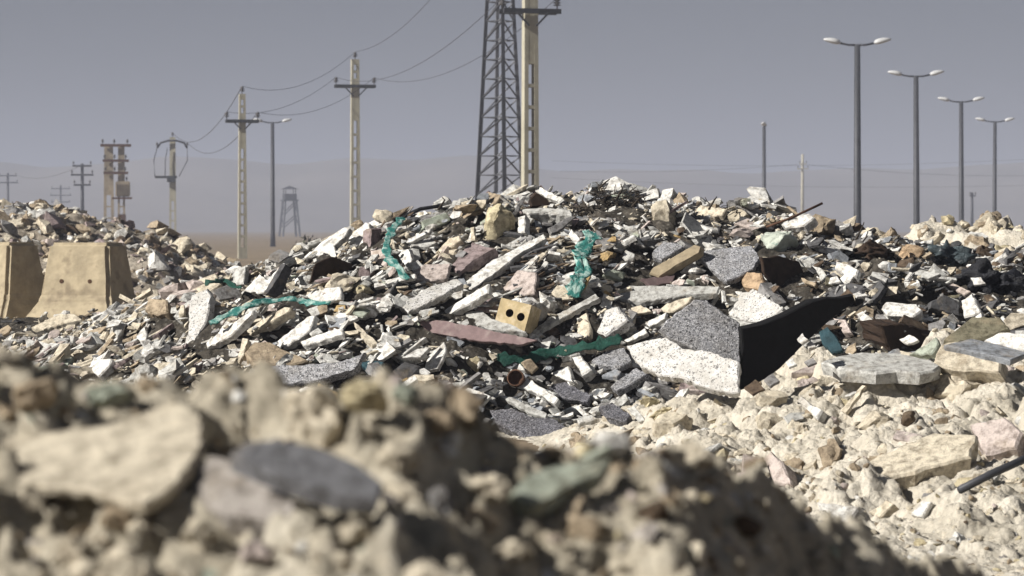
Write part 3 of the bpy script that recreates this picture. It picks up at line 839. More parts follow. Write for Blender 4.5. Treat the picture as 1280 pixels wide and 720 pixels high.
ribbon('cloth_strip', 'long teal strip stretched across the left flank of the heap', 'cloth', 'teal_cloth', [(262,404),(284,394),(309,382),(338,375),(363,374),(385,377),(412,380)], .038, .24)
P(ba, 'pale bar slanting below the long teal strip, nearest to it', 'concrete bar', 'rubble', 'white', 'L', .06, [(276,414),(297,400),(317,387),(315,393),(288,420),(259,435),(257,429)], .14)
P(ba, 'pale slanting bar with a broken end above the tan earth lump', 'concrete bar', 'rubble', 'cream', 'L', .06, [(305,416),(326,400),(357,383),(364,384),(361,389),(326,410),(313,418)], .14)
P(ba, 'short pale stub standing left of the tan earth lump', 'concrete bar', 'rubble', 'cream', 'L', .04, [(303,422),(310,423),(305,443),(299,454),(295,452)], .12)
P(ba, 'white channel piece slanting right above the tan earth lump', 'concrete bar', 'rubble', 'white', 'L', .05, [(346,427),(385,395),(394,394),(387,414),(354,436)], .12)
P(ba, 'long level pale bar right of the tan earth lump', 'concrete bar', 'rubble', 'white', 'L', .05, [(375,427),(400,417),(428,410),(428,418),(380,432)], .12)
P('boulder', 'tan brown earth lump at the foot of the left flank', 'boulder', 'stone', 'tan', 'S', .12, [(305,440),(317,427),(337,427),(354,436),(385,450),(367,455),(317,456)], .1)
P('granite_slab', 'long blue grey granite slab lying low under the tan earth lump', 'granite slab', 'granite', None, 'F', .08, [(310,464),(330,458),(396,454),(430,451),(457,440),(445,461),(400,476),(360,481),(318,480)], .12)
P(sf, 'bluish white slab at the right end of the long teal strip', C_, 'rubble', 'white', 'L', .04, [(380,370),(392,362),(425,358),(426,374),(401,377),(380,376)], .1)
P(sf, 'white shard standing left of the dark slates, above the foreground stones', C_, 'rubble', 'white', 'L', .04, [(534,445),(555,427),(557,439),(547,460),(530,464)], .1)
P(ba, 'cream bar lying slanted down in the middle of the left flank', 'concrete bar', 'rubble', 'cream', 'S', .04, [(442,402),(457,414),(472,429),(465,431),(447,414)], .1)
P('tin', 'dark blue dented tin lying flat among white chips', 'tin', 'navy_cloth', None, 'S', .05, [(449,452),(467,449),(480,452),(478,460),(459,462)], .1)
P(sf, 'long white slab in front of the concrete barrier', C_, 'rubble', 'cream', 'S', .06, [(39,409),(74,392),(93,392),(103,400),(78,405),(54,412)], .10)
P(sf, 'long grey slab at the left edge above the foreground mound', C_, 'rubble', 'greenish', 'S', .05, [(19,463),(64,456),(91,446),(86,456),(66,465),(29,471)], .10)
P(sf, 'square pale slab tilted on the left rubble field', C_, 'rubble', 'white', 'L', .06, [(109,461),(117,446),(140,448),(136,458),(123,471)], .12)
P(sf, 'white triangular shard on the left rubble field', C_, 'rubble', 'white', 'L', .04, [(170,420),(181,407),(184,430),(178,431)], .1)
P(cb, 'tan concrete block right of the barrier foot', 'concrete block', 'rubble', 'tan', 'L', .15, [(180,388),(186,372),(208,374),(209,390),(196,394)], .1)
for (px, py, w, h, tn, lb) in [(540,285,24,16,'pale grey','pale grey stone beside the white pointed splinter'),
        (425,350,30,16,'yellowish','yellowish stone below the dark brown shade sheet on the left'),
        (453,362,28,20,'yellowish','yellowish crumbly stone above the white chips of the left flank'),
        (590,458,26,24,'yellowish','pale yellow stone in the middle foot of the heap'),
        (690,418,20,16,'brown','brown stone below the long thin pale bar')]:
    B(st, lb, 'stone', 'stone', tn, px, py, w, h)
for pts, lb in [([(548,262),(556,250),(553,247)], 'short dark twig on the skyline above the black hose'),
                ([(886,262),(893,250),(896,246)], 'short dark twig on the skyline right of the cream boulder'),
                ([(748,236),(757,228),(762,224)], 'dark twig at the very top of the heap'),
                ([(770,250),(778,236),(776,230)], 'bent dark twig near the very top of the heap'),
                ([(790,258),(799,248),(812,243)], 'dark twig leaning right near the top of the heap'),
                ([(1070,300),(1077,286),(1080,278)], 'dark twig by the foot of the nearest street lamp'),
                ([(735,262),(728,250),(730,243)], 'dark twig leaning left near the top of the heap')]:
    rod('twig', lb, 'twig', 'root', pts, .009, lift=.06, r1=.004)

for pts, lb in [([(1008,430),(1015,424),(1020,433),(1011,436)], 'small white shard on the lower right edge of the shadow panel'),
                ([(982,452),(991,447),(996,455),(986,459)], 'small white shard low in front of the shadow panel'),
                ([(1005,452),(1016,447),(1021,453),(1010,457)], 'small grey shard right of the shadow panel above the soil'),
                ([(955,474),(966,466),(975,476),(963,483)], 'grey shard at the foot of the shadow panel'),
                ([(930,484),(944,474),(956,486),(941,493)], 'brown shard at the near corner of the shadow panel'),
                ([(996,424),(1003,416),(1010,424),(1002,428)], 'tiny dusty shard lying against the shadow panel')]:
    P(sf, lb, C_, 'rubble', 'brown' if 'brown' in lb else 'grey' if 'grey' in lb else 'white', (rng.uniform(-.4, .1), -.5, .8), .016, pts, y=hit(940, 470, 9.5, 34, .22) - .02)

# perforated yellow brick
def hollow_brick():
    Y = hit(645, 392, 15, 30, .17)
    c = at(641, 393, Y)
    k = Y / F
    w, h, d = 42 * k, 34 * k, .21
    ex = unit((.86, -.36, -.20)); nf = unit(Vector((-.40, -.88, .20)) - ex * Vector((-.40, -.88, .20)).dot(ex)); ez = -nf.cross(ex) if nf.cross(ex).z < 0 else nf.cross(ex)
    bm = bmesh.new()
    holes = [(-.11 * w, .02 * h), (.27 * w, -.02 * h)]; rr = .125 * w
    # front and back faces with two round bores, walls and bore linings
    n = 16; X = lambda a, b, q: c + ex * a + ez * b - nf * q
    for q, flip in ((0, False), (d, True)):
        cells = [(-w / 2, .08 * w, holes[0]), (.08 * w, w / 2, holes[1])]
        for x0, x1, (hx_, hz_) in cells:
            circ, sq = [], []
            for j in range(n):
                a = 2 * math.pi * (j + .5) / n
                circ.append(bm.verts.new(X(hx_ + rr * math.cos(a), hz_ + rr * math.sin(a), q)))
                dx, dz = math.cos(a), math.sin(a)
                t = min(((x1 if dx > 0 else x0) - hx_) / dx, ((h / 2 if dz > 0 else -h / 2) - hz_) / dz)
                sq.append(bm.verts.new(X(hx_ + dx * t, hz_ + dz * t, q)))
            for j in range(n):
                f = [circ[j], sq[j], sq[(j + 1) % n], circ[(j + 1) % n]]
                bm.faces.new(f[::-1] if flip else f)
            for sx, sz in ((1, 1), (-1, 1), (-1, -1), (1, -1)):
                xx = x1 if sx > 0 else x0
                cv = bm.verts.new(X(xx, sz * h / 2, q))
                best = sorted(range(n), key=lambda j: (sq[j].co - cv.co).length)[:2]
                a_, b_ = sorted(best)
                if a_ == 0 and b_ == n - 1: a_, b_ = b_, a_
                try: bm.faces.new([sq[a_], cv, sq[b_]])
                except ValueError: pass
    for a, b in (((-w/2, -h/2), (w/2, -h/2)), ((w/2, -h/2), (w/2, h/2)), ((w/2, h/2), (-w/2, h/2)), ((-w/2, h/2), (-w/2, -h/2))):
        bm.faces.new([bm.verts.new(X(a[0], a[1], 0)), bm.verts.new(X(a[0], a[1], d)), bm.verts.new(X(b[0], b[1], d)), bm.verts.new(X(b[0], b[1], 0))])
    for v in bm.verts: v.co -= c
    o = bm_obj('hollow_brick', bm, 'yellow_brick', loc=c)
    for hx_, hz_ in holes:
        b2 = bmesh.new(); A, Bk = [], []
        for j in range(n):
            a = 2 * math.pi * (j + .5) / n
            for q, L in ((0.001, A), (d * .85, Bk)):
                L.append(b2.verts.new(X(hx_ + rr * math.cos(a), hz_ + rr * math.sin(a), q) - c))
        for j in range(n): b2.faces.new([A[j], A[(j + 1) % n], Bk[(j + 1) % n], Bk[j]])
        b2.faces.new(Bk)
        bm_obj('bore', b2, 'brick_bore', o)
    tag(o, 'yellow brick with two round bores in the middle of the heap', 'brick')
    HEROES.append((o, 645, 390))
hollow_brick()

# rusty tin, open end towards us
Y = hit(644, 472, 15, 30, .12); c = at(644, 472, Y)
bm = bmesh.new(); ax = unit((-.25, -.9, .25)); xx = ax.cross(Vector((0, 0, 1))).normalized(); yy = ax.cross(xx)
n = 18; prof = [(.055, -.06), (.058, .0), (.05, .002), (.047, -.055), (0.002, -.056)]
rings = [[bm.verts.new(ax * q + (xx * math.cos(2 * math.pi * j / n) + yy * math.sin(2 * math.pi * j / n)) * r_) for j in range(n)] for r_, q in prof]
for a, b in zip(rings, rings[1:]):
    for j in range(n): bm.faces.new([a[j], a[(j + 1) % n], b[(j + 1) % n], b[j]])
bm.faces.new(rings[0][::-1])
o = bm_obj('tin', bm, 'rust', smooth=False, loc=c); tag(o, 'rusty open tin in the shade at the foot of the heap', 'tin'); HEROES.append((o, 644, 472))

# ---------------- foreground stones, close to the camera and out of focus
FO = dict(H=H_fore, yr=(1.6, 4.2))
P('stone', 'flat grey stone slab in the left foreground, beside the dark lens shaped stone', 'stone', 'fore_stone', 'stone grey', (-.24, -.50, .82), .03, [(246,572),(262,568),(296,578),(342,600),(372,628),(370,656),(330,646),(280,640),(238,628)], .034, step=.01, jag=.002, **FO)
P('stone', 'dark lens shaped stone in the left foreground', 'stone', 'fore_stone', 'slate grey', (.10, -.40, .91), .018, [(286,566),(305,552),(345,549),(400,558),(450,580),(480,604),(472,622),(420,617),(350,597)], .042, step=.03, jag=.001, **FO)
P('stone', 'broad pale smooth slab at the far left of the foreground', 'stone', 'fore_stone', 'cream', (-.08, -.40, .9), .014, [(-60,556),(60,540),(140,530),(225,502),(252,520),(250,560),(225,600),(180,632),(110,612),(30,604),(-60,600)], .034, step=.012, jag=.003, **FO)
P('stone', 'flat green grey stone lying tilted in the foreground centre', 'stone', 'fore_stone', 'greenish', (.15, -.45, .88), .02, [(640,612),(660,592),(700,580),(766,572),(752,592),(706,612),(664,634)], .03, step=.01, jag=.002, **FO)
for (px, py, w, h, tn, lb) in [
        (137, 494, 58, 38, 'greenish', 'pale green grey stone on the foreground crest at left'),
        (392, 520, 96, 100, 'cream', 'big cream lump on the foreground crest, left of centre'),
        (455, 500, 80, 56, 'yellowish', 'yellowish lump right behind the big cream foreground lump'),
        (505, 496, 36, 34, 'greenish', 'small green grey stone on the foreground crest, left of centre'),
        (548, 535, 60, 44, 'tan', 'tan lump in the shaded dip of the foreground crest'),
        (500, 575, 66, 46, 'cream', 'cream lump just right of the dark lens shaped stone'),
        (612, 612, 60, 40, 'cream', 'cream stone left of the flat green grey foreground stone'),
        (548, 632, 44, 50, 'grey', 'grey stone standing in the foreground centre'),
        (760, 556, 76, 34, 'white', 'whitish lump on the foreground crest, right of centre'),
        (866, 575, 66, 46, 'cream', 'cream lump on the right end of the foreground crest'),
        (690, 566, 44, 24, 'tan', 'tan stone on the foreground crest above the flat green stone'),
        (40, 500, 70, 60, 'tan', 'tan lump at the left corner of the foreground crest'),
        (90, 690, 70, 50, 'cream', 'cream lump in the lower left corner'),
        (150, 650, 56, 44, 'tan', 'tan lump below the broad pale slab'),
        (250, 672, 60, 50, 'cream', 'cream lump below the flat grey slab'),
        (318, 690, 54, 40, 'pinkish', 'pinkish lump at the bottom, below the flat grey slab'),
        (440, 668, 60, 40, 'cream', 'cream lump at the bottom, below the dark lens shaped stone'),
        (730, 660, 58, 40, 'tan', 'tan lump below the flat green grey foreground stone'),
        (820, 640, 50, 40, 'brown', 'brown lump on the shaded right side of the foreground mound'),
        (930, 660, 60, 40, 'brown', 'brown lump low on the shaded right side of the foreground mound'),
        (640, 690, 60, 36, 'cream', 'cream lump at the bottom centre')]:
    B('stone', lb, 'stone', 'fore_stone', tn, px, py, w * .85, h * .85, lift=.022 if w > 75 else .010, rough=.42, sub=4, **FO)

# tangle of dry roots on the very top
def tangle(cx, cy, w, h, nst, label, seed):
    r = random.Random(seed); Y = hit(cx, cy, 15, 30, .05); c = at(cx, cy, Y); k = Y / F
    bm = bmesh.new()
    for q in range(nst):
        p = Vector((r.uniform(-.5, .5) * w * k, r.uniform(-.12, .12), r.uniform(-.5, .25) * h * k)); pts = [p]
        d = unit((r.gauss(0, 1), r.gauss(0, .5), r.gauss(.05, .5)))
        for m in range(3):
            d = unit(d + Vector((r.gauss(0, .45), r.gauss(0, .3), r.gauss(-.05, .4)))); p = p + d * r.uniform(.015, .04); pts.append(p)
        add_tube(bm, pts, r.uniform(.003, .008), 5, .0025)
    o = bm_obj('root_tangle', bm, 'root', smooth=True, loc=c); tag(o, label, 'roots'); HEROES.append((o, cx, cy))
tangle(772, 248, 66, 34, 130, 'tangle of dark dry roots at the very top of the heap', 3)
tangle(735, 262, 40, 22, 45, 'small tangle of dark roots on the skyline right of the grey lintel', 4)
tangle(905, 262, 46, 14, 26, 'thin tangle of dark roots on the skyline right of the timber', 6)

# ------------------------------------------------------------------ the rest of the rubble
def tmpl_plate(r):
    n = r.choice([3, 4, 4, 5, 5, 6]); th = r.uniform(.07, .17)
    an = sorted(2 * math.pi * (k + r.uniform(-.33, .33)) / n for k in range(n)); asp = r.uniform(.45, .95)
    o = [Vector((math.cos(a) * .5, math.sin(a) * .5 * asp, th / 2)) for a in an]
    return slab(o, Vector((0, 0, 1)), th, jag=.03, step=.28, cham=.2, r=r)


def tmpl_bar(r):
    w = r.uniform(.09, .26); th = w * r.uniform(.4, .9); j = lambda: r.uniform(-.06, .06)
    o = [Vector((-.5 + j(), -w / 2 + j() * .3, th / 2)), Vector((.5 + j(), -w / 2 + j() * .3, th / 2)), Vector((.5 + j(), w / 2, th / 2)), Vector((-.5 + j(), w / 2, th / 2))]
    return slab(o, Vector((0, 0, 1)), th, jag=.02, step=.3, cham=.15, r=r)


def tmpl_hull(r):
    bm = bmesh.new(); sx, sy, sz = 1, r.uniform(.5, .9), r.uniform(.3, .7)
    for k in range(r.randint(9, 14)):
        p = Vector((r.uniform(-1, 1), r.uniform(-1, 1), r.uniform(-1, 1)))
        m = max(abs(p.x), abs(p.y), abs(p.z)); p = p / m * r.uniform(.8, 1)
        bm.verts.new((p.x * .5 * sx, p.y * .5 * sy, p.z * .5 * sz))
    ret = bmesh.ops.convex_hull(bm, input=bm.verts)
    bmesh.ops.delete(bm, geom=[v for v in bm.verts if not v.link_faces], context='VERTS')
    bmesh.ops.recalc_face_normals(bm, faces=bm.faces[:])
    bm.verts.index_update()
    V = [tuple(v.co) for v in bm.verts]; Fc = [tuple(v.index for v in f.verts) for f in bm.faces]; bm.free()
    return V, Fc


def tmpl_rock(r, sub=2, rough=.3):
    bm = blob(1, r.uniform(.5, .8), r.uniform(.6, .95), r.randint(0, 9999), rough, sub)
    bmesh.ops.recalc_face_normals(bm, faces=bm.faces[:])
    bm.verts.index_update()
    V = [tuple(v.co) for v in bm.verts]; Fc = [tuple(v.index for v in f.verts) for f in bm.faces]; bm.free()
    return V, Fc


TR = random.Random(5)
TPL = {'plate': [tmpl_plate(TR) for _ in range(40)], 'bar': [tmpl_bar(TR) for _ in range(24)],
       'hull': [tmpl_hull(TR) for _ in range(40)], 'rock': [tmpl_rock(TR) for _ in range(24)], 'clod': [tmpl_rock(TR, 2, .42) for _ in range(24)], 'clod_big': [tmpl_rock(TR, 3, .5) for _ in range(18)], 'rock_big': [tmpl_rock(TR, 3, .3) for _ in range(18)]}
TPL = {k: [(np.array(V), Fc) for V, Fc in L] for k, L in TPL.items()}

# where the picked-out pieces are seen (so that the filling does not bury them)
def world_tris(objs):
    V, T, own = [], [], []
    for oi, o in enumerate(objs):
        b = len(V); M = o.matrix_world if o.parent is None else o.parent.matrix_world @ o.matrix_local
        M = Matrix.Translation(o.location)
        V.extend(M @ v.co for v in o.data.vertices)
        for p in o.data.polygons:
            T.append([b + k for k in p.vertices]); own.append(oi)
    return V, T, own
HV, HT, HO = world_tris([h[0] for h in HEROES])
HB = BVHTree.FromPolygons(HV, HT)
MS = 4
mask = np.zeros((720 // MS + 2, 1280 // MS + 2))
for iy in range(720 // MS + 1):
    for ix in range(1280 // MS + 1):
        h = HB.ray_cast(CAM, ray(ix * MS, iy * MS).normalized())
        if h[0] is not None: mask[iy, ix] = h[0].y


def hidden_by(px, py):
    ix, iy = int(px / MS), int(py / MS)
    if 0 <= ix < mask.shape[1] and 0 <= iy < mask.shape[0]: return mask[iy, ix]
    return 0.0


PIECES = []     # V, faces, tint name, tint, shape, zone, size, centre


def put(zone, shape, x, y, z, size, R, tn, sink=0.0):
    tk = shape + '_big' if shape in ('rock', 'clod') and size * F / y > 24 else shape
    V, Fc = TPL[tk][rng.randrange(len(TPL[tk]))]
    k = np.array([size, size * rng.uniform(.8, 1.15), size * rng.uniform(.8, 1.2)])
    if zone == 'pile' and tn in ('brown',) and shape == 'bar': k = k * np.array([1, .5, .5])
    W = (V * k) @ np.array(R).T + np.array([x, y, z])
    PIECES.append((W, Fc, tn, tint_of(tn), shape, zone, size, (x, y, z)))


def frame(n, yaw_dir):
    n = unit(n); t = Vector(yaw_dir); t = (t - n * t.dot(n)).normalized(); b = n.cross(t)
    return [[t.x, b.x, n.x], [t.y, b.y, n.y], [t.z, b.z, n.z]]


def choose(w):
    k = list(w); return rng.choices(k, [w[i] for i in k])[0]


PAL = {'white': .31, 'pale grey': .26, 'cream': .13, 'grey': .09, 'pinkish': .035, 'mauve': .02, 'dark grey': .06, 'bluish grey': .05, 'ochre': .008, 'greenish': .02, 'brown': .025, 'tan': .025}
PAL_R = {'white': .24, 'pale grey': .14, 'cream': .14, 'grey': .10, 'dark grey': .20, 'brown': .10, 'tan': .03, 'bluish grey': .06, 'olive': .03}
PAL_LOW = {'white': .24, 'pale grey': .22, 'bluish grey': .26, 'dark grey': .13, 'grey': .15}
PAL_LEFT = {'white': .25, 'cream': .32, 'pale grey': .20, 'pinkish': .09, 'tan': .08, 'mauve': .04, 'grey': .06, 'dark grey': .04}
PAL_SOIL = {'cream': .55, 'tan': .22, 'yellowish': .12, 'white': .06, 'pinkish': .05}
PAL_FAR = {'cream': .32, 'tan': .22, 'pale grey': .15, 'white': .10, 'pinkish': .10, 'mauve': .05, 'brown': .08, 'grey': .06}

BX0, BY0, BS = -9.2, 17.0, .03
bw, bh = int(18.2 / BS), int(17 / BS)
gx, gy = np.meshgrid(BX0 + np.arange(bw) * BS, BY0 + np.arange(bh) * BS)
BUF = np.maximum(H_pile(gx, gy), 0); BASE = BUF.copy()


def pile_piece(x, y, size, zone):
    ix, iy = int((x - BX0) / BS), int((y - BY0) / BS); r = max(1, int(size * .35 / BS))
    if ix - r < 2 or iy - r < 2 or ix + r >= bw - 2 or iy + r >= bh - 2: return
    win = BUF[iy - r:iy + r + 1, ix - r:ix + r + 1]
    z = .55 * win.mean() + .45 * win.max()
    z = min(z, BASE[iy, ix] + .05 + size * .6)
    px, py = pix((x, y, z))
    hm_ = hidden_by(px, py)
    if hm_ and y < hm_ + .05 and rng.random() < (.97 if size > .05 else .8): return
    if size > .15:
        q = size * .42 * F / y
        for a_, b_ in ((q, 0), (-q, 0), (0, q * .6), (0, -q * .6), (q * .7, -q * .5), (-q * .7, q * .5)):
            h2 = hidden_by(px + a_, py + b_)
            if h2 and y < h2 + .08: return
    hx_ = (BASE[iy, min(ix + 4, bw - 1)] - BASE[iy, ix - 4]) / (8 * BS); hy_ = (BASE[min(iy + 4, bh - 1), ix] - BASE[iy - 4, ix]) / (8 * BS)
    n = Vector((-hx_ + rng.gauss(0, .38), -hy_ + rng.gauss(-.05, .38), 1))
    if rng.random() < .62:
        a = math.radians(rng.gauss(24, 26)); d = Vector((math.cos(a), rng.gauss(0, .4), math.sin(a)))
        n = n + Vector((-.5 * math.sin(a), -.15, 0))
    else:
        d = Vector((rng.gauss(0, 1), rng.gauss(0, 1), rng.gauss(0, .4)))
    shape = rng.choices(['plate', 'bar', 'hull', 'rock'], [.44, .33, .18, .05])[0]
    if size > .3 and shape in ('hull', 'rock'): shape = rng.choice(['plate', 'bar', 'bar'])
    pal = PAL
    if zone == 'left': pal = PAL_LEFT
    elif px > 990 and py < 470: pal = PAL_R
    elif z < .42 and 580 < px < 840: pal = PAL_LOW
    elif px < 330: pal = PAL_LEFT
    zz = z + size * rng.uniform(-.10, .16)
    put(zone, shape, x, y, zz, size, frame(n, d), choose(pal))
    top = zz + size * {'plate': .12, 'bar': .12, 'hull': .22, 'rock': .3}[shape]
    w2 = BUF[iy - r:iy + r + 1, ix - r:ix + r + 1]
    np.maximum(w2, min(top, BASE[iy, ix] + .24), out=w2)


# shredded dark sticks between the long pale bar and the teal rag
for _ in range(150):
    px, py = rng.uniform(640, 745), rng.uniform(292, 365); Y = hit(px, py, 15, 30, .03); c = at(px, py, Y)
    a = math.radians(rng.gauss(28, 12))
    put('pile', 'bar', c.x, c.y, c.z, rng.uniform(.06, .2), frame((-.4 * math.sin(a), -.5 + rng.gauss(0, .3), 1), (math.cos(a), rng.gauss(0, .3), math.sin(a))), rng.choices(['brown', 'dark grey', 'tan', 'pale grey'], [.5, .25, .15, .1])[0])


def lsize(med, sig, lo, hi): return min(hi, max(lo, med * math.exp(rng.gauss(0, sig))))
szs = sorted([lsize(.082, .62, .028, .42) for _ in range(13500)], reverse=True)
szs = sorted(szs + [rng.uniform(.24, .5) for _ in range(170)], reverse=True)
for s_ in szs:
    for _t in range(6):
        x = rng.uniform(-5.4, 6.2); y = 25.0 - 6.8 * rng.random() ** .62 if rng.random() < .5 else rng.uniform(18.3, 23.0)
        z = float(H_pile(x, y))
        if z > .02 or y > 18.9: break
    # pale soil caps the right end of the heap
    pile_piece(x, y, s_, 'pile')
for s_ in sorted([lsize(.10, .5, .04, .34) for _ in range(3400)], reverse=True):
    pile_piece(rng.uniform(-8.0, -1.6), rng.uniform(22.5, 31.5), s_, 'left')


def scatter(zone, H, n, xr, yr, med, sig, lo, hi, pal, shapes, tilt=.35, sinkf=.15, avoid=True, cond=None):
    for _ in range(n):
        x = rng.uniform(*xr); y = rng.uniform(*yr); s_ = lsize(med, sig, lo, hi)
        z = float(H(x, y))
        if z < -.02: continue
        if cond and not cond(x, y, z): continue
        if avoid:
            px, py = pix((x, y, z)); hm_ = hidden_by(px, py)
            if hm_ and y < hm_ + .1: continue
        e = max(.02, s_ * .5)
        n_ = Vector((-(float(H(x + e, y)) - z) / e + rng.gauss(0, tilt), -(float(H(x, y + e)) - z) / e + rng.gauss(0, tilt), 1))
        shape = rng.choices(list(shapes), list(shapes.values()))[0]
        put(zone, shape, x, y, z + s_ * (rng.uniform(-.1, .25) - sinkf), s_, frame(n_, (rng.gauss(0, 1), rng.gauss(0, 1), .1)), choose(pal))


scatter('soil', H_soil, 2900, (-1.0, 5.2), (12.5, 18.6), .056, .55, .02, .20, PAL_SOIL, {'clod': .75, 'hull': .15, 'plate': .1})
scatter('soil', H_soil, 2200, (.6, 3.2), (9.6, 13.6), .030, .5, .012, .09, {**PAL_SOIL, 'grey': .15, 'white': .15, 'brown': .12}, {'clod': .45, 'hull': .35, 'plate': .2}, .5)
for _ in range(6500):
    x = rng.uniform(-7.5, 6.2); y = rng.uniform(18.4, 24.5); ix, iy = int((x - BX0) / BS), int((y - BY0) / BS)
    put('pile', 'hull', x, y, BUF[iy, ix] * .7 + BASE[iy, ix] * .3 + .008, rng.uniform(.015, .035), frame((rng.gauss(0, .5), rng.gauss(0, .5), 1), (1, rng.gauss(0, 1), 0)), choose(PAL_LEFT))
scatter('soil', H_soil, 250, (-.4, 5.2), (11, 18), .14, .4, .06, .26, {'cream': .4, 'white': .3, 'pale grey': .2, 'pinkish': .1}, {'plate': .7, 'bar': .3}, .3, .1)
scatter('rsoil', H_rsoil, 420, (2.6, 6.6), (24.8, 30), .16, .5, .06, .42, {**PAL_SOIL, 'yellowish': .25}, {'clod': .9, 'hull': .1})
scatter('pile', H_pile, 330, (2.2, 5.2), (22, 24.2), .13, .45, .05, .30, {'cream': .6, 'tan': .3, 'orange': .1}, {'clod': .9, 'hull': .1}, avoid=True, cond=lambda x, y, z: z > .6)
scatter('far', H_far, 2600, (-12.5, -4.0), (45.2, 52), .17, .45, .07, .5, PAL_FAR, {'hull': .5, 'plate': .25, 'rock': .25}, .5, 0.0, False)
scatter('fore', H_fore, 4200, (-.75, .75), (2.2, 3.6), .014, .6, .005, .052, {'cream': .50, 'tan': .16, 'stone grey': .12, 'yellowish': .04, 'greenish': .05, 'brown': .04, 'pinkish': .03, 'white': .06}, {'clod': .45, 'hull': .35, 'plate': .2}, .6, .10)

# ---- how much of each piece the photo's viewpoint shows
AV = [np.array([tuple(v) for v in HV])]; AT = list(HT); own = [-2] * len(HT); off = len(HV)
for pi, p in enumerate(PIECES):
    AV.append(p[0])
    for f in p[1]: AT.append([off + k for k in f]); own.append(pi)
    off += len(p[0])
for H, x0, x1, y0, y1, st_, dz in ((H_pile, -9, 8.6, 17.5, 33, .1, .015), (H_soil, -2.4, 8, 8.5, 19.5, .06, .01), (H_fore, -1.2, 1.2, .9, 4.6, .02, .004), (H_far, -15, -3.3, 43.5, 57, .25, .05), (H_rsoil, 2.2, 9, 24, 34, .12, .03)):
    xs = np.arange(x0, x1, st_); ys = np.arange(y0, y1, st_); X, Y = np.meshgrid(xs, ys); Z = H(X, Y) - dz
    AV.append(np.stack([X, Y, Z], -1).reshape(-1, 3)); i = np.arange(X.size).reshape(X.shape) + off
    q = np.stack([i[:-1, :-1], i[:-1, 1:], i[1:, 1:], i[1:, :-1]], -1).reshape(-1, 4).tolist()
    AT.extend(q); own.extend([-1] * len(q)); off += X.size
AB = BVHTree.FromPolygons(np.concatenate(AV).tolist(), AT)
seen = np.zeros(len(PIECES), int)
sx_ = np.zeros(len(PIECES)); sy_ = np.zeros(len(PIECES))
for py in range(225, 720, 2):
    for px in range(0, 1280, 2):
        h = AB.ray_cast(CAM, ray(px, py).normalized())
        if h[2] is not None and own[h[2]] >= 0:
            k = own[h[2]]; seen[k] += 1; sx_[k] += px; sy_[k] += py
del AB, AT, AV

KIND = {'plate': ('slab_fragment', 'slab fragment', 'flat shard'), 'bar': ('concrete_bar', 'concrete bar', 'bar'), 'hull': ('concrete_lump', 'concrete lump', 'angular lump'),
        'rock': ('stone', 'stone', 'rounded stone'), 'clod': ('clod', 'clod', 'crumbly clod')}
LIMIT = {'plate': 190, 'bar': 150, 'hull': 240, 'rock': 150, 'clod': 250}
MINPX = {'pile': 14, 'left': 14, 'soil': 22, 'rsoil': 14, 'far': 9, 'fore': 110}
GRP = {'pile': 'broken pieces in the large rubble heap', 'left': 'broken pieces in the left rubble field', 'soil': 'lumps on the pale soil slope at right', 'rsoil': 'clods on the pale soil heap behind the lamps',
       'far': 'pieces of the far rubble heap behind the barriers', 'fore': 'blurred lumps on the foreground mound'}
LM = [(650, 390, 'yellow brick'), (620, 281, 'big round boulder'), (860, 470, 'white terrazzo slab'), (875, 405, 'dark granite slab'), (990, 425, 'shadow panel'), (728, 335, 'teal rag'),
      (845, 328, 'tan timber'), (250, 395, 'upright cream slab'), (910, 330, 'grey speckled granite slab'), (945, 383, 'terrazzo diamond'), (335, 380, 'long teal strip'), (495, 310, 'hanging teal cloth'),
      (595, 413, 'thin mauve board'), (644, 472, 'rusty tin'), (350, 440, 'tan earth lump'), (390, 466, 'blue grey granite slab'), (685, 264, 'grey lintel'), (975, 303, 'crumpled bag'),
      (1235, 352, 'black plastic sheet'), (1125, 387, 'white oval slab'), (1100, 452, 'flat grey topped slab'), (1210, 445, 'yellow edged slab'), (70, 400, 'long white slab'), (125, 458, 'square pale slab'),
      (535, 365, 'long speckled slab'), (340, 350, 'bright angular slab'), (660, 530, 'large dark slate'), (430, 305, 'streaked pale slab'), (829, 271, 'craggy cream boulder'), (1140, 570, 'long cream slab'),
      (1245, 590, 'black iron bar'), (1011, 507, 'small white block'), (1066, 500, 'thin pale stick'), (1048, 640, 'low white slab'), (1136, 316, 'orange boulder'), (700, 435, 'dark green cloth'), (590, 322, 'mauve pink block'), (720, 460, 'tipped white block')]
LMF = [(110, 345, 'right barrier'), (25, 345, 'left barrier'), (143, 235, 'transformer poles'), (216, 240, 'pole with looped cables'), (103, 240, 'thin dark pole')]
LMR = [(1146, 285, 'second tallest lamp'), (1202, 278, 'third tallest lamp'), (1243, 276, 'smallest lamp'), (1185, 322, 'blue grey plastic sheet'), (1250, 350, 'black plastic sheet')]
LMN = [(305, 610, 'flat grey slab'), (385, 580, 'dark lens shaped stone'), (130, 570, 'broad pale slab'), (705, 600, 'flat green grey stone'), (392, 520, 'big cream lump'), (866, 575, 'right end lump'), (137, 494, 'pale green grey stone'), (548, 535, 'tan lump in the dip')]
order = np.argsort(-seen); cnt = {k: 0 for k in LIMIT}; single = []; rest = []
for k in order:
    p = PIECES[k]
    if seen[k] >= MINPX[p[5]] and cnt[p[4]] < LIMIT[p[4]]:
        cnt[p[4]] += 1; single.append(int(k))
    else: rest.append(int(k))
groups = {}
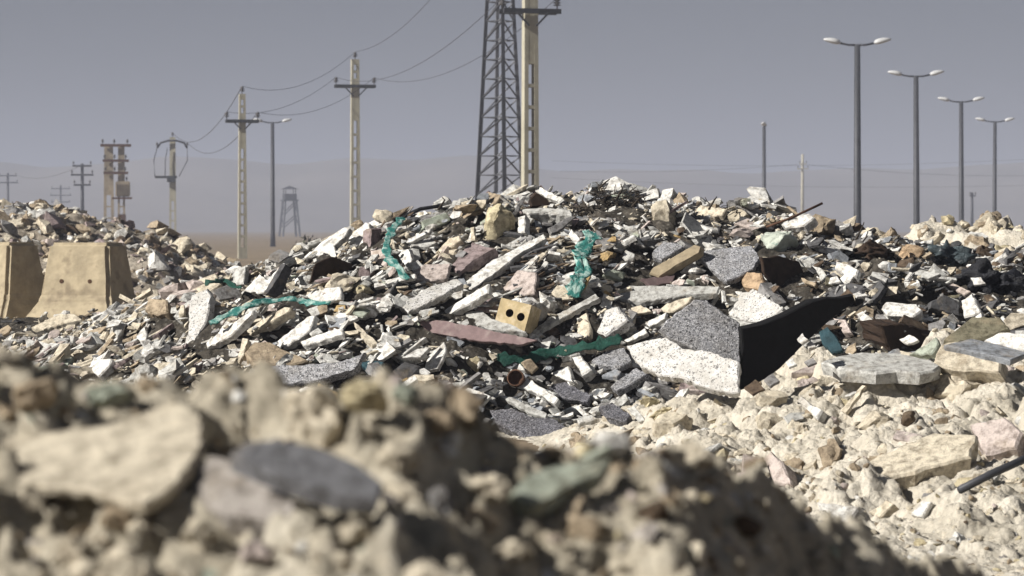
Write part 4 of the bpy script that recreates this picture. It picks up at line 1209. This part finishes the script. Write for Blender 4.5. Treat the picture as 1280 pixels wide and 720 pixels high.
for k in single:
    p = PIECES[k]; cx, cy = sx_[k] / seen[k], sy_[k] / seen[k]
    L = LMF if p[5] == 'far' else LMR if p[5] == 'rsoil' else LMN if p[5] == 'fore' else LM
    l = min(L, key=lambda q: (q[0] - cx) ** 2 + (1.3 * (q[1] - cy)) ** 2)
    dx, dy = cx - l[0], cy - l[1]
    h_ = 'right' if dx > 0 else 'left'; v_ = 'below' if dy > 0 else 'above'
    d = h_ + ' of' if abs(dx) > 2.2 * abs(dy) else v_ if abs(dy) > 2.2 * abs(dx) else v_ + ' and ' + h_ + ' of'
    sw = 'small' if seen[k] < 40 else 'large' if seen[k] > 130 else 'middling'
    base = f"{sw} {p[2]} {KIND[p[4]][2]}"
    groups.setdefault((base, d, l[2]), []).append((math.hypot(dx, dy), k))
ORD = ['nearest', 'second nearest', 'third nearest', 'fourth nearest', 'fifth nearest', 'sixth nearest', 'seventh nearest', 'eighth nearest', 'ninth nearest', 'tenth nearest']
LBL = {}
for (base, d, l), L in groups.items():
    L.sort()
    for r_, (dist, k) in enumerate(L):
        LBL[k] = f"{base} {d} the {l}" if len(L) == 1 else f"{base}, {ORD[min(r_, 9)]} {d} the {l}"
MT = {'pile': 'rubble', 'left': 'rubble', 'soil': 'stone', 'rsoil': 'stone', 'far': 'rubble', 'fore': 'fore_stone'}
for k in single:
    W, Fc, tn, tc, shape, zone, size, c = PIECES[k]
    nm, ct, _ = KIND[shape]
    o = mesh_obj(nm, W, Fc, MT[zone], origin=c, tint=tc, smooth=shape in ('rock', 'clod'))
    tag(o, LBL[k], ct, GRP[zone])
for zone in MT:
    Vs, Fs, Ts, off, sm = [], [], [], 0, []
    for k in rest:
        W, Fc, tn, tc, shape, z_, size, c = PIECES[k]
        if z_ != zone: continue
        Vs.append(W); Ts.append(np.tile(np.array(tc, np.float32), (len(W), 1)))
        Fs.extend(tuple(off + q for q in f) for f in Fc); sm.extend([shape in ('rock', 'clod')] * len(Fc)); off += len(W)
    if not Vs: continue
    o = mesh_obj({'pile': 'rubble', 'left': 'rubble', 'soil': 'gravel', 'rsoil': 'gravel', 'far': 'rubble', 'fore': 'gravel'}[zone], np.concatenate(Vs), Fs, MT[zone], tint=np.concatenate(Ts))
    o.data.polygons.foreach_set('use_smooth', sm)
    tag(o, {'pile': 'countless small rubble bits filling the large heap', 'left': 'countless small rubble bits on the left field before the barriers', 'soil': 'fine gravel and crumbs on the pale soil slope at right',
            'rsoil': 'crumbs on the pale soil heap under the street lamps', 'far': 'countless small bits of the far rubble heap behind the barriers', 'fore': 'fine gravel on the blurred foreground mound'}[zone], 'rubble' if zone in ('pile', 'left', 'far') else 'gravel', kind='stuff')
print('PIECES', len(PIECES), 'single', len(single), cnt)

# ------------------------------------------------------------------ background: barriers, poles, lamps, lines
def barrier(px0, px1, Y, ztop, yaw, label, hollow=True):
    """cast concrete barrier block with a flared foot"""
    a = at(px0, 300, Y); b = at(px1, 300, Y)
    w = (b.x - a.x); c = Vector(((a.x + b.x) / 2, Y, 0))
    d = .62
    bm = bmesh.new()
    prof = [(0, .42), (.10, .42), (.36, .12), (1.0, .0)]     # height share, extra flare
    rings = []
    for hz, fl in prof:
        z = hz * ztop - .05
        rings.append([bm.verts.new((x * (w / 2 + fl * .55 - (.02 if hz == 1 else 0)), y * (d / 2 + fl * .8 - (.03 if hz == 1 else 0)), z)) for x, y in ((-1, -1), (1, -1), (1, 1), (-1, 1))])
    for p, q in zip(rings, rings[1:]):
        for j in range(4): bm.faces.new([p[j], p[(j + 1) % 4], q[(j + 1) % 4], q[j]])
    bm.faces.new(rings[0][::-1]); bm.faces.new(rings[-1])
    bmesh.ops.bevel(bm, geom=bm.edges[:], offset=.05, segments=3, affect='EDGES')
    bmesh.ops.subdivide_edges(bm, edges=[e for e in bm.edges if e.calc_length() > .2], cuts=5, use_grid_fill=True)
    for v in bm.verts:
        q = float(fbm(v.co.x * 1.0 + px0, v.co.z * 1.3 + v.co.y, .3, 3, 900)); v.co += Vector((q * .012, -q * .012, 0))
    root = empty('concrete_barrier', c, yaw)
    bm_obj('block', bm, 'barrier', root)
    zt = ztop * .56
    for sx in (-.22, .24):
        b2 = bmesh.new(); bmesh.ops.create_cone(b2, cap_ends=True, segments=12, radius1=.03, radius2=.03, depth=.03, matrix=Matrix.Translation((sx * w, -d / 2 - .055, zt - .05)) @ Matrix.Rotation(math.pi / 2, 4, 'X'))
        bm_obj('lifting_hole', b2, 'brick_bore', root)
    tag(root, label, 'barrier', 'concrete barriers before the far rubble heap')
    return root
barrier(67, 153, 40.0, 1.20, math.radians(-20), 'right hand tan concrete barrier block with two lifting holes and a flared foot')
barrier(-26, 42, 41.2, 1.20, math.radians(-38), 'left hand tan concrete barrier block, turned away, at the left edge')


def pole_shaft(h, w0, w1, d0, d1, slots, solid):
    """slotted concrete pole: two rails, recessed web, rungs"""
    bm = bmesh.new()
    W = lambda z: w0 + (w1 - w0) * z / h
    D = lambda z: d0 + (d1 - d0) * z / h
    def piece(x0, x1, z0, z1, inset=0.0):
        vs = []
        for z in (z0, z1):
            for x, y in ((x0, -1), (x1, -1), (x1, 1), (x0, 1)):
                vs.append(bm.verts.new((x * W(z) / 2, y * (D(z) / 2 - inset), z)))
        for f in ((3, 2, 1, 0), (4, 5, 6, 7), (0, 1, 5, 4), (1, 2, 6, 5), (2, 3, 7, 6), (3, 0, 4, 7)): bm.faces.new([vs[i] for i in f])
    piece(-1, -.42, 0, h); piece(.42, 1, 0, h)
    for z0, z1 in solid: piece(-.42, .42, z0, z1, .004)
    for z0, z1, n in slots:
        for k in range(1, n):
            z = z0 + (z1 - z0) * k / n
            piece(-.42, .42, z - .05, z + .05, .006)
    return bm


def insulator(parent, p, hgt=.3, r=.07, mat='ceramic'):
    bm = bmesh.new(); n = 10
    prof = [(.02, 0), (.02, .3), (r, .36), (.03, .48), (r, .56), (.03, .7), (r * .8, .78), (.02, 1)]
    R = [[bm.verts.new((r_ * math.cos(2 * math.pi * j / n), r_ * math.sin(2 * math.pi * j / n), q * hgt)) for j in range(n)] for r_, q in prof]
    for a, b in zip(R, R[1:]):
        for j in range(n): bm.faces.new([a[j], a[(j + 1) % n], b[(j + 1) % n], b[j]])
    bm.faces.new(R[0][::-1]); bm.faces.new(R[-1])
    o = bm_obj('insulator', bm, mat, parent, smooth=True); o.location = p
    return o


def utility_pole(px, Y, h, arm_z, arm_half, w0, w1, yaw, label, top_pin=True, group='slotted concrete utility poles'):
    x = at(px, 285, Y).x
    root = empty('utility_pole', (x, Y, 0), yaw)
    bm_obj('pole_shaft', pole_shaft(h, w0, w1, w0 * .75, w1 * .75, [(.5, arm_z * .80, 9), (arm_z + .35, h - .25, 2)], [(0, .5), (arm_z * .80, arm_z + .35), (h - .25, h)]), 'pole_concrete', root)
    bm = bmesh.new(); add_box(bm, (0, -w0 * .5, arm_z), (arm_half * 2, .10, .14)); add_box(bm, (0, w0 * .5, arm_z), (arm_half * 2, .10, .14))
    bm_obj('crossarm', bm, 'dark_steel', root)
    bm = bmesh.new()
    for s in (-1, 1): add_bar(bm, (s * arm_half * .55, -w0 * .5 - .06, arm_z - .05), (s * w1 * .3, -w0 * .5 - .06, arm_z - arm_half * .5), .05)
    bm_obj('brace', bm, 'dark_steel', root)
    pins = [(-arm_half * .95, 0, arm_z + .07), (arm_half * .95, 0, arm_z + .07)] + ([(0, 0, h)] if top_pin else [])
    for p in pins: insulator(root, p, .34, .13)
    tag(root, label, 'utility pole', group)
    M = Matrix.Translation((x, Y, 0)) @ Matrix.Rotation(yaw, 4, 'Z')
    return [M @ Vector((p[0], p[1], p[2] + .34)) for p in pins]


pA = utility_pole(444, 132, 9.0, 7.78, .92, .46, .36, math.radians(12), 'slotted concrete utility pole with a steel crossarm behind the left shoulder of the heap')
pB = utility_pole(303, 128, 7.25, 6.05, .72, .40, .28, math.radians(12), 'slotted concrete utility pole standing beside the left street lamp, shorter than the other')
pC = utility_pole(662.5, 84, 12.0, 7.60, .86, .47, .36, math.radians(16), 'thick slotted concrete pole in front of the lattice tower, cut off by the top edge', top_pin=True)


# lattice tower, one corner towards us
def lattice_tower(px, Y, th):
    x = at(px, 285, Y).x
    s = lambda z: 1.20 - .073 * z
    H = 13.0
    root = empty('lattice_tower', (x, Y, 0), 0)
    ex = Vector((-math.cos(th), math.sin(th), 0)); ey = Vector((math.sin(th), math.cos(th), 0))
    def corner(i, z):
        k = s(z); base = Vector((0, 0, z)) + (ex + ey) * (s(0) - k) / 2
        return base + ex * (k if i in (1, 2) else 0) + ey * (k if i in (2, 3) else 0)
    for i in range(4):
        bm = bmesh.new(); add_bar(bm, corner(i, -.1), corner(i, H), .13, .13, .6)
        bm_obj('leg', bm, 'dark_steel' if i in (0, 1) else 'galvanised', root)
    zs = [0.0]
    while zs[-1] < H - .4: zs.append(zs[-1] + .60)
    for f, (i, j) in enumerate(((0, 1), (1, 2), (2, 3), (3, 0))):
        bm = bmesh.new()
        for z0, z1 in zip(zs, zs[1:]):
            z1 = min(z1, H)
            add_bar(bm, corner(j if f == 0 else i, z0), corner(i if f == 0 else j, z1), .085 if f == 0 else .045, .03)
            add_bar(bm, corner(i, z1), corner(j, z1), .04, .03)
        bm_obj('bracing', bm, 'dark_steel' if f == 0 else 'galvanised', root)
    tag(root, 'dark steel lattice tower behind the top of the heap, cut off by the top edge', 'tower')
lattice_tower(631.5, 90, math.radians(34))


# street lamps
def make_lamp():
    root = empty('street_lamp', (0, 0, 0))
    h = 9.0
    bm = bmesh.new(); add_tube(bm, [(0, 0, -.05), (0, 0, 1.0), (0, 0, h)], .20, 12, .125); bm_obj('pole', bm, 'dark_steel', root, smooth=True)
    bm = bmesh.new(); add_box(bm, (0, 0, .02), (.45, .45, .06)); bm_obj('base_plate', bm, 'dark_steel', root)
    for s in (-1, 1):
        bm = bmesh.new(); add_tube(bm, [(0, 0, h - .03), (s * .35, 0, h - .02), (s * .8, 0, h + .07)], .045, 8); bm_obj('arm', bm, 'dark_steel', root, smooth=True)
        bm = bmesh.new(); bmesh.ops.create_uvsphere(bm, u_segments=16, v_segments=10, radius=1)
        for v in bm.verts:
            p = v.co.copy(); k = 1 - .25 * (p.x * s)
            if p.z < 0: p.z *= .55
            v.co = Vector((p.x * .38, p.y * .19 * k, p.z * .15 * k))
        M = Matrix.Translation((s * 1.06, 0, h + .13)) @ Matrix.Rotation(-s * .22, 4, 'Y')
        bmesh.ops.transform(bm, matrix=M, verts=bm.verts)
        hd = bm_obj('lamp_head', bm, 'lamp_white', root, smooth=True)
    return root
lamp0 = make_lamp(); first = True
for px, top, lb, yaw in [(1072, 56, 'tallest of the double armed street lamps, leftmost of the row at right', 0.05),
                         (1146, 95, 'second tallest double armed street lamp, next to the tallest one', 0.0),
                         (1202, 127, 'third tallest double armed street lamp of the row at right', 0.0),
                         (1243, 152, 'smallest double armed street lamp, nearest the right edge', 0.0),
                         (955, 158, 'street lamp seen end on, with its arms pointing to the camera', 1.45),
                         (341, 153, 'street lamp on the left beside the shorter concrete utility pole', .1)]:
    Y = (9.0 - CAMZ) * F / (285 - top)
    o = lamp0 if first else copy_tree(lamp0); first = False
    o.location = (at(px, 285, Y).x, Y, 0); o.rotation_euler = (rng.uniform(-.006, .006), rng.uniform(-.008, .008), yaw)
    tag(o, lb, 'street lamp', 'double armed street lamps')


# transformer pole pair, far left
Y = 190.0; x = at(143, 285, Y).x
root = empty('transformer_pole', (x, Y, 0), math.radians(8))
for sx, w in ((-.36, .72), (.46, .52)):
    ob = bm_obj('pole_shaft', pole_shaft(6.7, w, w * .8, .4, .3, [(.5, 3.5, 4)], [(0, .5), (3.5, 6.7)]), 'aged_concrete', root); ob.location = (sx, 0, 0)
for z, hw in ((6.75, 1.0), (5.75, .85), (4.95, .8)):
    bm = bmesh.new(); add_box(bm, (.1, -.32, z), (hw * 2, .12, .16)); add_box(bm, (.1, .32, z), (hw * 2, .12, .16)); bm_obj('crossarm', bm, 'rust', root)
    for sx in (-.85, -.1, .75): insulator(root, (.1 + sx * hw, -.32, z + .08), .32, .11)
bm = bmesh.new(); add_box(bm, (.55, -.1, 3.9), (.95, .7, 1.0)); bmesh.ops.bevel(bm, geom=bm.edges[:], offset=.06, segments=2, affect='EDGES')
for k in range(6): add_box(bm, (.55 - .40 + k * .16, -.5, 3.85), (.04, .12, .8))
tr = bm_obj('transformer', bm, 'aged_concrete', root)
for sx in (.3, .55, .8): insulator(tr, (sx, -.1, 4.4), .3, .09)
bm = bmesh.new(); add_box(bm, (.5, -.1, 3.3), (1.3, .9, .12)); bm_obj('platform', bm, 'rust', root)
bm = bmesh.new(); add_box(bm, (.5, -.25, 1.8), (.5, .3, .9)); bm_obj('switch_box', bm, 'rust', root)
tag(root, 'pair of brown concrete poles carrying a transformer and crossarms behind the far rubble heap', 'transformer pole')

# pole with looped jumper cables
Y = 200.0; x = at(216, 285, Y).x
root = empty('utility_pole', (x, Y, 0), math.radians(5))
bm_obj('pole_shaft', pole_shaft(7.6, .50, .38, .36, .28, [(.5, 3.2, 4)], [(0, .5), (3.2, 7.6)]), 'pole_concrete', root)
bm = bmesh.new(); add_tube(bm, [(-1.05, -.3, 6.85), (-.8, -.3, 7.2), (-.3, -.3, 7.35), (.3, -.3, 7.35), (.8, -.3, 7.2), (1.0, -.3, 6.85)], .07, 8); bm_obj('crossarm', bm, 'dark_steel', root, smooth=True)
bm = bmesh.new(); add_box(bm, (-.45, -.35, 4.85), (1.5, .5, .16)); add_box(bm, (-.1, -.4, 4.65), (.55, .4, .3)); bm_obj('platform', bm, 'dark_steel', root)
for xx, x2 in ((-1.05, -1.2), (-.35, -.5), (1.0, .45)):
    bm = bmesh.new(); add_tube(bm, [(xx, -.3, 6.85), (xx * 1.12 - .1, -.32, 6.0), (x2, -.35, 4.9)], .03, 6); bm_obj('jumper_cable', bm, 'wire', root, smooth=True)
for p in ((-1.05, -.3, 6.9), (1.0, -.3, 6.9), (0, 0, 7.6)): insulator(root, p, .34, .12)
tag(root, 'concrete utility pole with a curved crossarm and looped cables above a small platform', 'utility pole')


def thin_pole(px, Y, h, arms, r, label, mat='dark_steel', grp=None):
    root = empty('utility_pole', (at(px, 285, Y).x, Y, 0), .1)
    bm = bmesh.new(); add_tube(bm, [(0, 0, -.1), (0, 0, h)], r, 8, r * .7); bm_obj('pole_shaft', bm, mat, root, smooth=True)
    for z, hw in arms:
        bm = bmesh.new(); add_box(bm, (0, -r - .06, z), (hw * 2, .12, .16)); bm_obj('crossarm', bm, mat, root)
        for s in (-1, 1): insulator(root, (s * hw * .9, -r - .06, z + .08), .35, .12)
    tag(root, label, 'utility pole', grp)
thin_pole(103, 260, 7.1, [(6.9, .85), (6.1, 1.0), (5.2, .75)], .19, 'thin dark pole with three crossarms left of the transformer poles')
thin_pole(1003, 420, 12.0, [(10.6, .55), (9.9, .8)], .28, 'faint distant pole between the end on lamp and the tallest lamp', 'pole_concrete')
thin_pole(1215, 330, 5.4, [(5.0, .35)], .2, 'small faint distant pole behind the third tallest street lamp')
thin_pole(10, 420, 9.3, [(8.9, 1.3), (7.9, 1.5)], .22, 'faint distant pole with two crossarms at the left edge of the photo')
thin_pole(76, 520, 9.0, [(8.4, 1.7), (7.2, 1.9), (6.0, 1.7)], .22, 'faintest distant pole above the far rubble heap, left of the thin dark pole')

# watch tower
Y = 460.0; root = empty('watch_tower', (at(362, 285, Y).x, Y, 0), .3); root.scale = (1.45, 1.45, 1.35)
for sx in (-1, 1):
    for sy in (-1, 1):
        bm = bmesh.new(); add_bar(bm, (sx * .95, sy * .95, -.1), (sx * .62, sy * .62, 4.2), .17); bm_obj('leg', bm, 'dark_steel', root)
bm = bmesh.new()
for k in range(2):
    z0, z1 = 1.0 + k * 1.5, 2.5 + k * 1.5
    for s in (-1, 1):
        a = .95 - .08 * z0; b = .95 - .08 * z1
        add_bar(bm, (-a, s * a, z0), (b, s * b, z1), .09); add_bar(bm, (s * a, -a, z0), (s * b, b, z1), .09)
bm_obj('bracing', bm, 'dark_steel', root)
bm = bmesh.new(); add_box(bm, (0, 0, 4.25), (1.7, 1.7, .14)); bm_obj('platform', bm, 'dark_steel', root)
bm = bmesh.new(); add_box(bm, (0, 0, 4.65), (1.3, 1.3, .7)); bm_obj('cabin', bm, 'dark_steel', root)
for sx in (-1, 1):
    for sy in (-1, 1):
        bm = bmesh.new(); add_bar(bm, (sx * .55, sy * .55, 5.0), (sx * .55, sy * .55, 5.55), .08); bm_obj('post', bm, 'dark_steel', root)
bm = bmesh.new()
vs = [bm.verts.new((x_ * .85, y_ * .85, 5.55)) for x_, y_ in ((-1, -1), (1, -1), (1, 1), (-1, 1))]; ap = bm.verts.new((0, 0, 5.95))
for j in range(4): bm.faces.new([vs[j], vs[(j + 1) % 4], ap])
bm.faces.new(vs[::-1]); bm_obj('roof', bm, 'dark_steel', root)
tag(root, 'small hazy watch tower on legs between the left street lamp and the concrete utility pole', 'watch tower')


# power lines
def wire(a, b, sag, label, r=.010):
    a = Vector(a); b = Vector(b)
    pts = [a + (b - a) * (k / 20) - Vector((0, 0, sag * 4 * (k / 20) * (1 - k / 20))) for k in range(21)]
    bm = bmesh.new(); add_tube(bm, [p - a for p in pts], r, 5)
    o = bm_obj('power_line', bm, 'wire', smooth=True, loc=a); tag(o, label, 'power line', 'power lines between the poles')
wire(pA[2], pC[2], 1.3, 'topmost power line rising from the concrete utility pole to the top edge')
wire(pA[0], pC[0], 1.0, 'middle power line rising from the concrete utility pole to the lattice tower')
wire(pA[1], pC[1], 1.0, 'lowest power line rising from the concrete utility pole to the lattice tower')
wire(pB[2], pA[2], .75, 'topmost power line between the two slotted concrete poles at left')
wire(pB[0], pA[0], .6, 'middle power line between the two slotted concrete poles at left')
wire(pB[1], pA[1], .7, 'lowest power line between the two slotted concrete poles at left')
pD = [Vector((at(216 + q, 285, 200.0).x, 200, z)) for q, z in ((-19, 7.2), (19, 7.2), (0, 7.9))]
wire(pD[2], pB[2], 1.4, 'topmost power line from the pole with looped cables to the shorter concrete pole', .016)
wire(pD[1], pB[1], 1.2, 'lower power line from the pole with looped cables to the shorter concrete pole', .016)
pE = Vector((at(1003, 285, 420).x, 420, 10.6))
wire(at(700, 214, 430), pE, .5, 'faint power line running left from the distant pole behind the lamps', .022)
wire(pE, at(1340, 218, 460), .8, 'faint power line running right from the distant pole behind the street lamps', .022)
wire(at(690, 201, 500), at(1340, 196, 520), 1.2, 'faint power line crossing the sky behind the end on street lamp, upper one', .022)
wire(at(690, 222, 480), at(1340, 230, 500), 1.0, 'faint power line crossing low behind all the street lamps at right', .022)
wire(Vector((at(10, 285, 420).x, 420, 9.0)) + Vector((1.3, 0, 0)), Vector((at(103, 285, 260).x, 260, 7.0)), .8, 'faint power line at the far left above the far rubble heap', .02)

# low shrubs on the plain
def shrub(px, Y, w, h, label):
    x = at(px, 285, Y).x; bm = bmesh.new(); r = random.Random(px)
    for k in range(420):
        a = r.uniform(0, 2 * math.pi); q = math.sqrt(r.random()) * w / 2
        z = r.random() ** .7 * h * math.sqrt(max(0.02, 1 - (q / (w / 2)) ** 2)) * r.uniform(.6, 1.1)
        c = Vector((q * math.cos(a), q * math.sin(a), z)); s = r.uniform(.05, .12)
        u = unit((r.gauss(0, 1), r.gauss(0, 1), r.gauss(0, 1))); v = u.orthogonal().normalized()
        f = [bm.verts.new(c + u * s), bm.verts.new(c + v * s * .5), bm.verts.new(c - u * s), bm.verts.new(c - v * s * .5)]
        bm.faces.new(f)
    o = bm_obj('shrub', bm, 'shrub', loc=(x, Y, 0)); tag(o, label, 'shrub')
shrub(384, 110, 1.3, 1.15, 'dark shrub on the plain between the left street lamp and the heap')
shrub(185, 120, 2.2, 1.3, 'dark shrub behind the far rubble heap right of the transformer poles')

# ------------------------------------------------------------------ air, light, sky, camera
hb = bmesh.new()
add_box(hb, (0, 1200, 31), (7200, 7000, 64))
for v in hb.verts:
    if v.co.z < 0: v.co.z = -1.2
hz = bm_obj('haze', hb, 'wire'); hz['kind'] = 'stuff'
hm = bpy.data.materials.new('haze'); hm.use_nodes = True; nt = hm.node_tree
nt.nodes.remove(nt.nodes['Principled BSDF'])
pv = nt.nodes.new('ShaderNodeVolumePrincipled')
pv.inputs['Color'].default_value = HAZE_C; pv.inputs['Density'].default_value = HAZE; pv.inputs['Anisotropy'].default_value = 0.0
nt.links.new(pv.outputs[0], nt.nodes['Material Output'].inputs['Volume'])
hz.data.materials.clear(); hz.data.materials.append(hm)

sun_dir = unit(SUN)
el = math.asin(sun_dir.z); az = math.atan2(sun_dir.x, sun_dir.y)
sl = bpy.data.lights.new('sun', 'SUN'); sl.energy = SUN_E; sl.angle = math.radians(.53); sl.color = (1.0, .95, .87)
so = bpy.data.objects.new('sun', sl); link(so); so.location = (-20, -10, 30)
so.rotation_euler = sun_dir.to_track_quat('Z', 'Y').to_euler()

W = bpy.data.worlds.new('World'); SC.world = W; W.use_nodes = True
nt = W.node_tree; bg = nt.nodes['Background']
sk = nt.nodes.new('ShaderNodeTexSky'); sk.sky_type = 'NISHITA'; sk.sun_disc = False
sk.sun_elevation = el; sk.sun_rotation = az; sk.altitude = 1000; sk.air_density = 1.0; sk.dust_density = 3.0
hs = nt.nodes.new('ShaderNodeHueSaturation'); hs.inputs['Saturation'].default_value = .28; hs.inputs['Value'].default_value = 1.0
nt.links.new(sk.outputs[0], hs.inputs['Color'])
mx = nt.nodes.new('ShaderNodeMix'); mx.data_type = 'RGBA'; mx.blend_type = 'MULTIPLY'; mx.inputs[0].default_value = 1
mx.inputs[7].default_value = SKY_T; nt.links.new(hs.outputs[0], mx.inputs[6])
nt.links.new(mx.outputs[2], bg.inputs['Color']); bg.inputs['Strength'].default_value = SKY_E

cd = bpy.data.cameras.new('camera'); co_ = bpy.data.objects.new('camera', cd); link(co_)
cd.sensor_width = 36; cd.lens = 36 * F / 1280; cd.clip_start = .1; cd.clip_end = 12000
co_.location = CAM; co_.rotation_euler = (math.pi / 2 - PITCH, 0, 0)
cd.dof.use_dof = True; cd.dof.focus_distance = 19.5; cd.dof.aperture_fstop = FSTOP; cd.dof.aperture_blades = 8
SC.camera = co_
SC.view_settings.view_transform = 'Standard'; SC.view_settings.look = 'None'; SC.view_settings.gamma = 1
SC.view_settings.use_curve_mapping = False; SC.view_settings.exposure = EXPO
SC.cycles.use_denoising = True
SC.cycles.max_bounces = 6; SC.cycles.volume_bounces = 1
SC.cycles.use_adaptive_sampling = True; SC.cycles.adaptive_threshold = .02
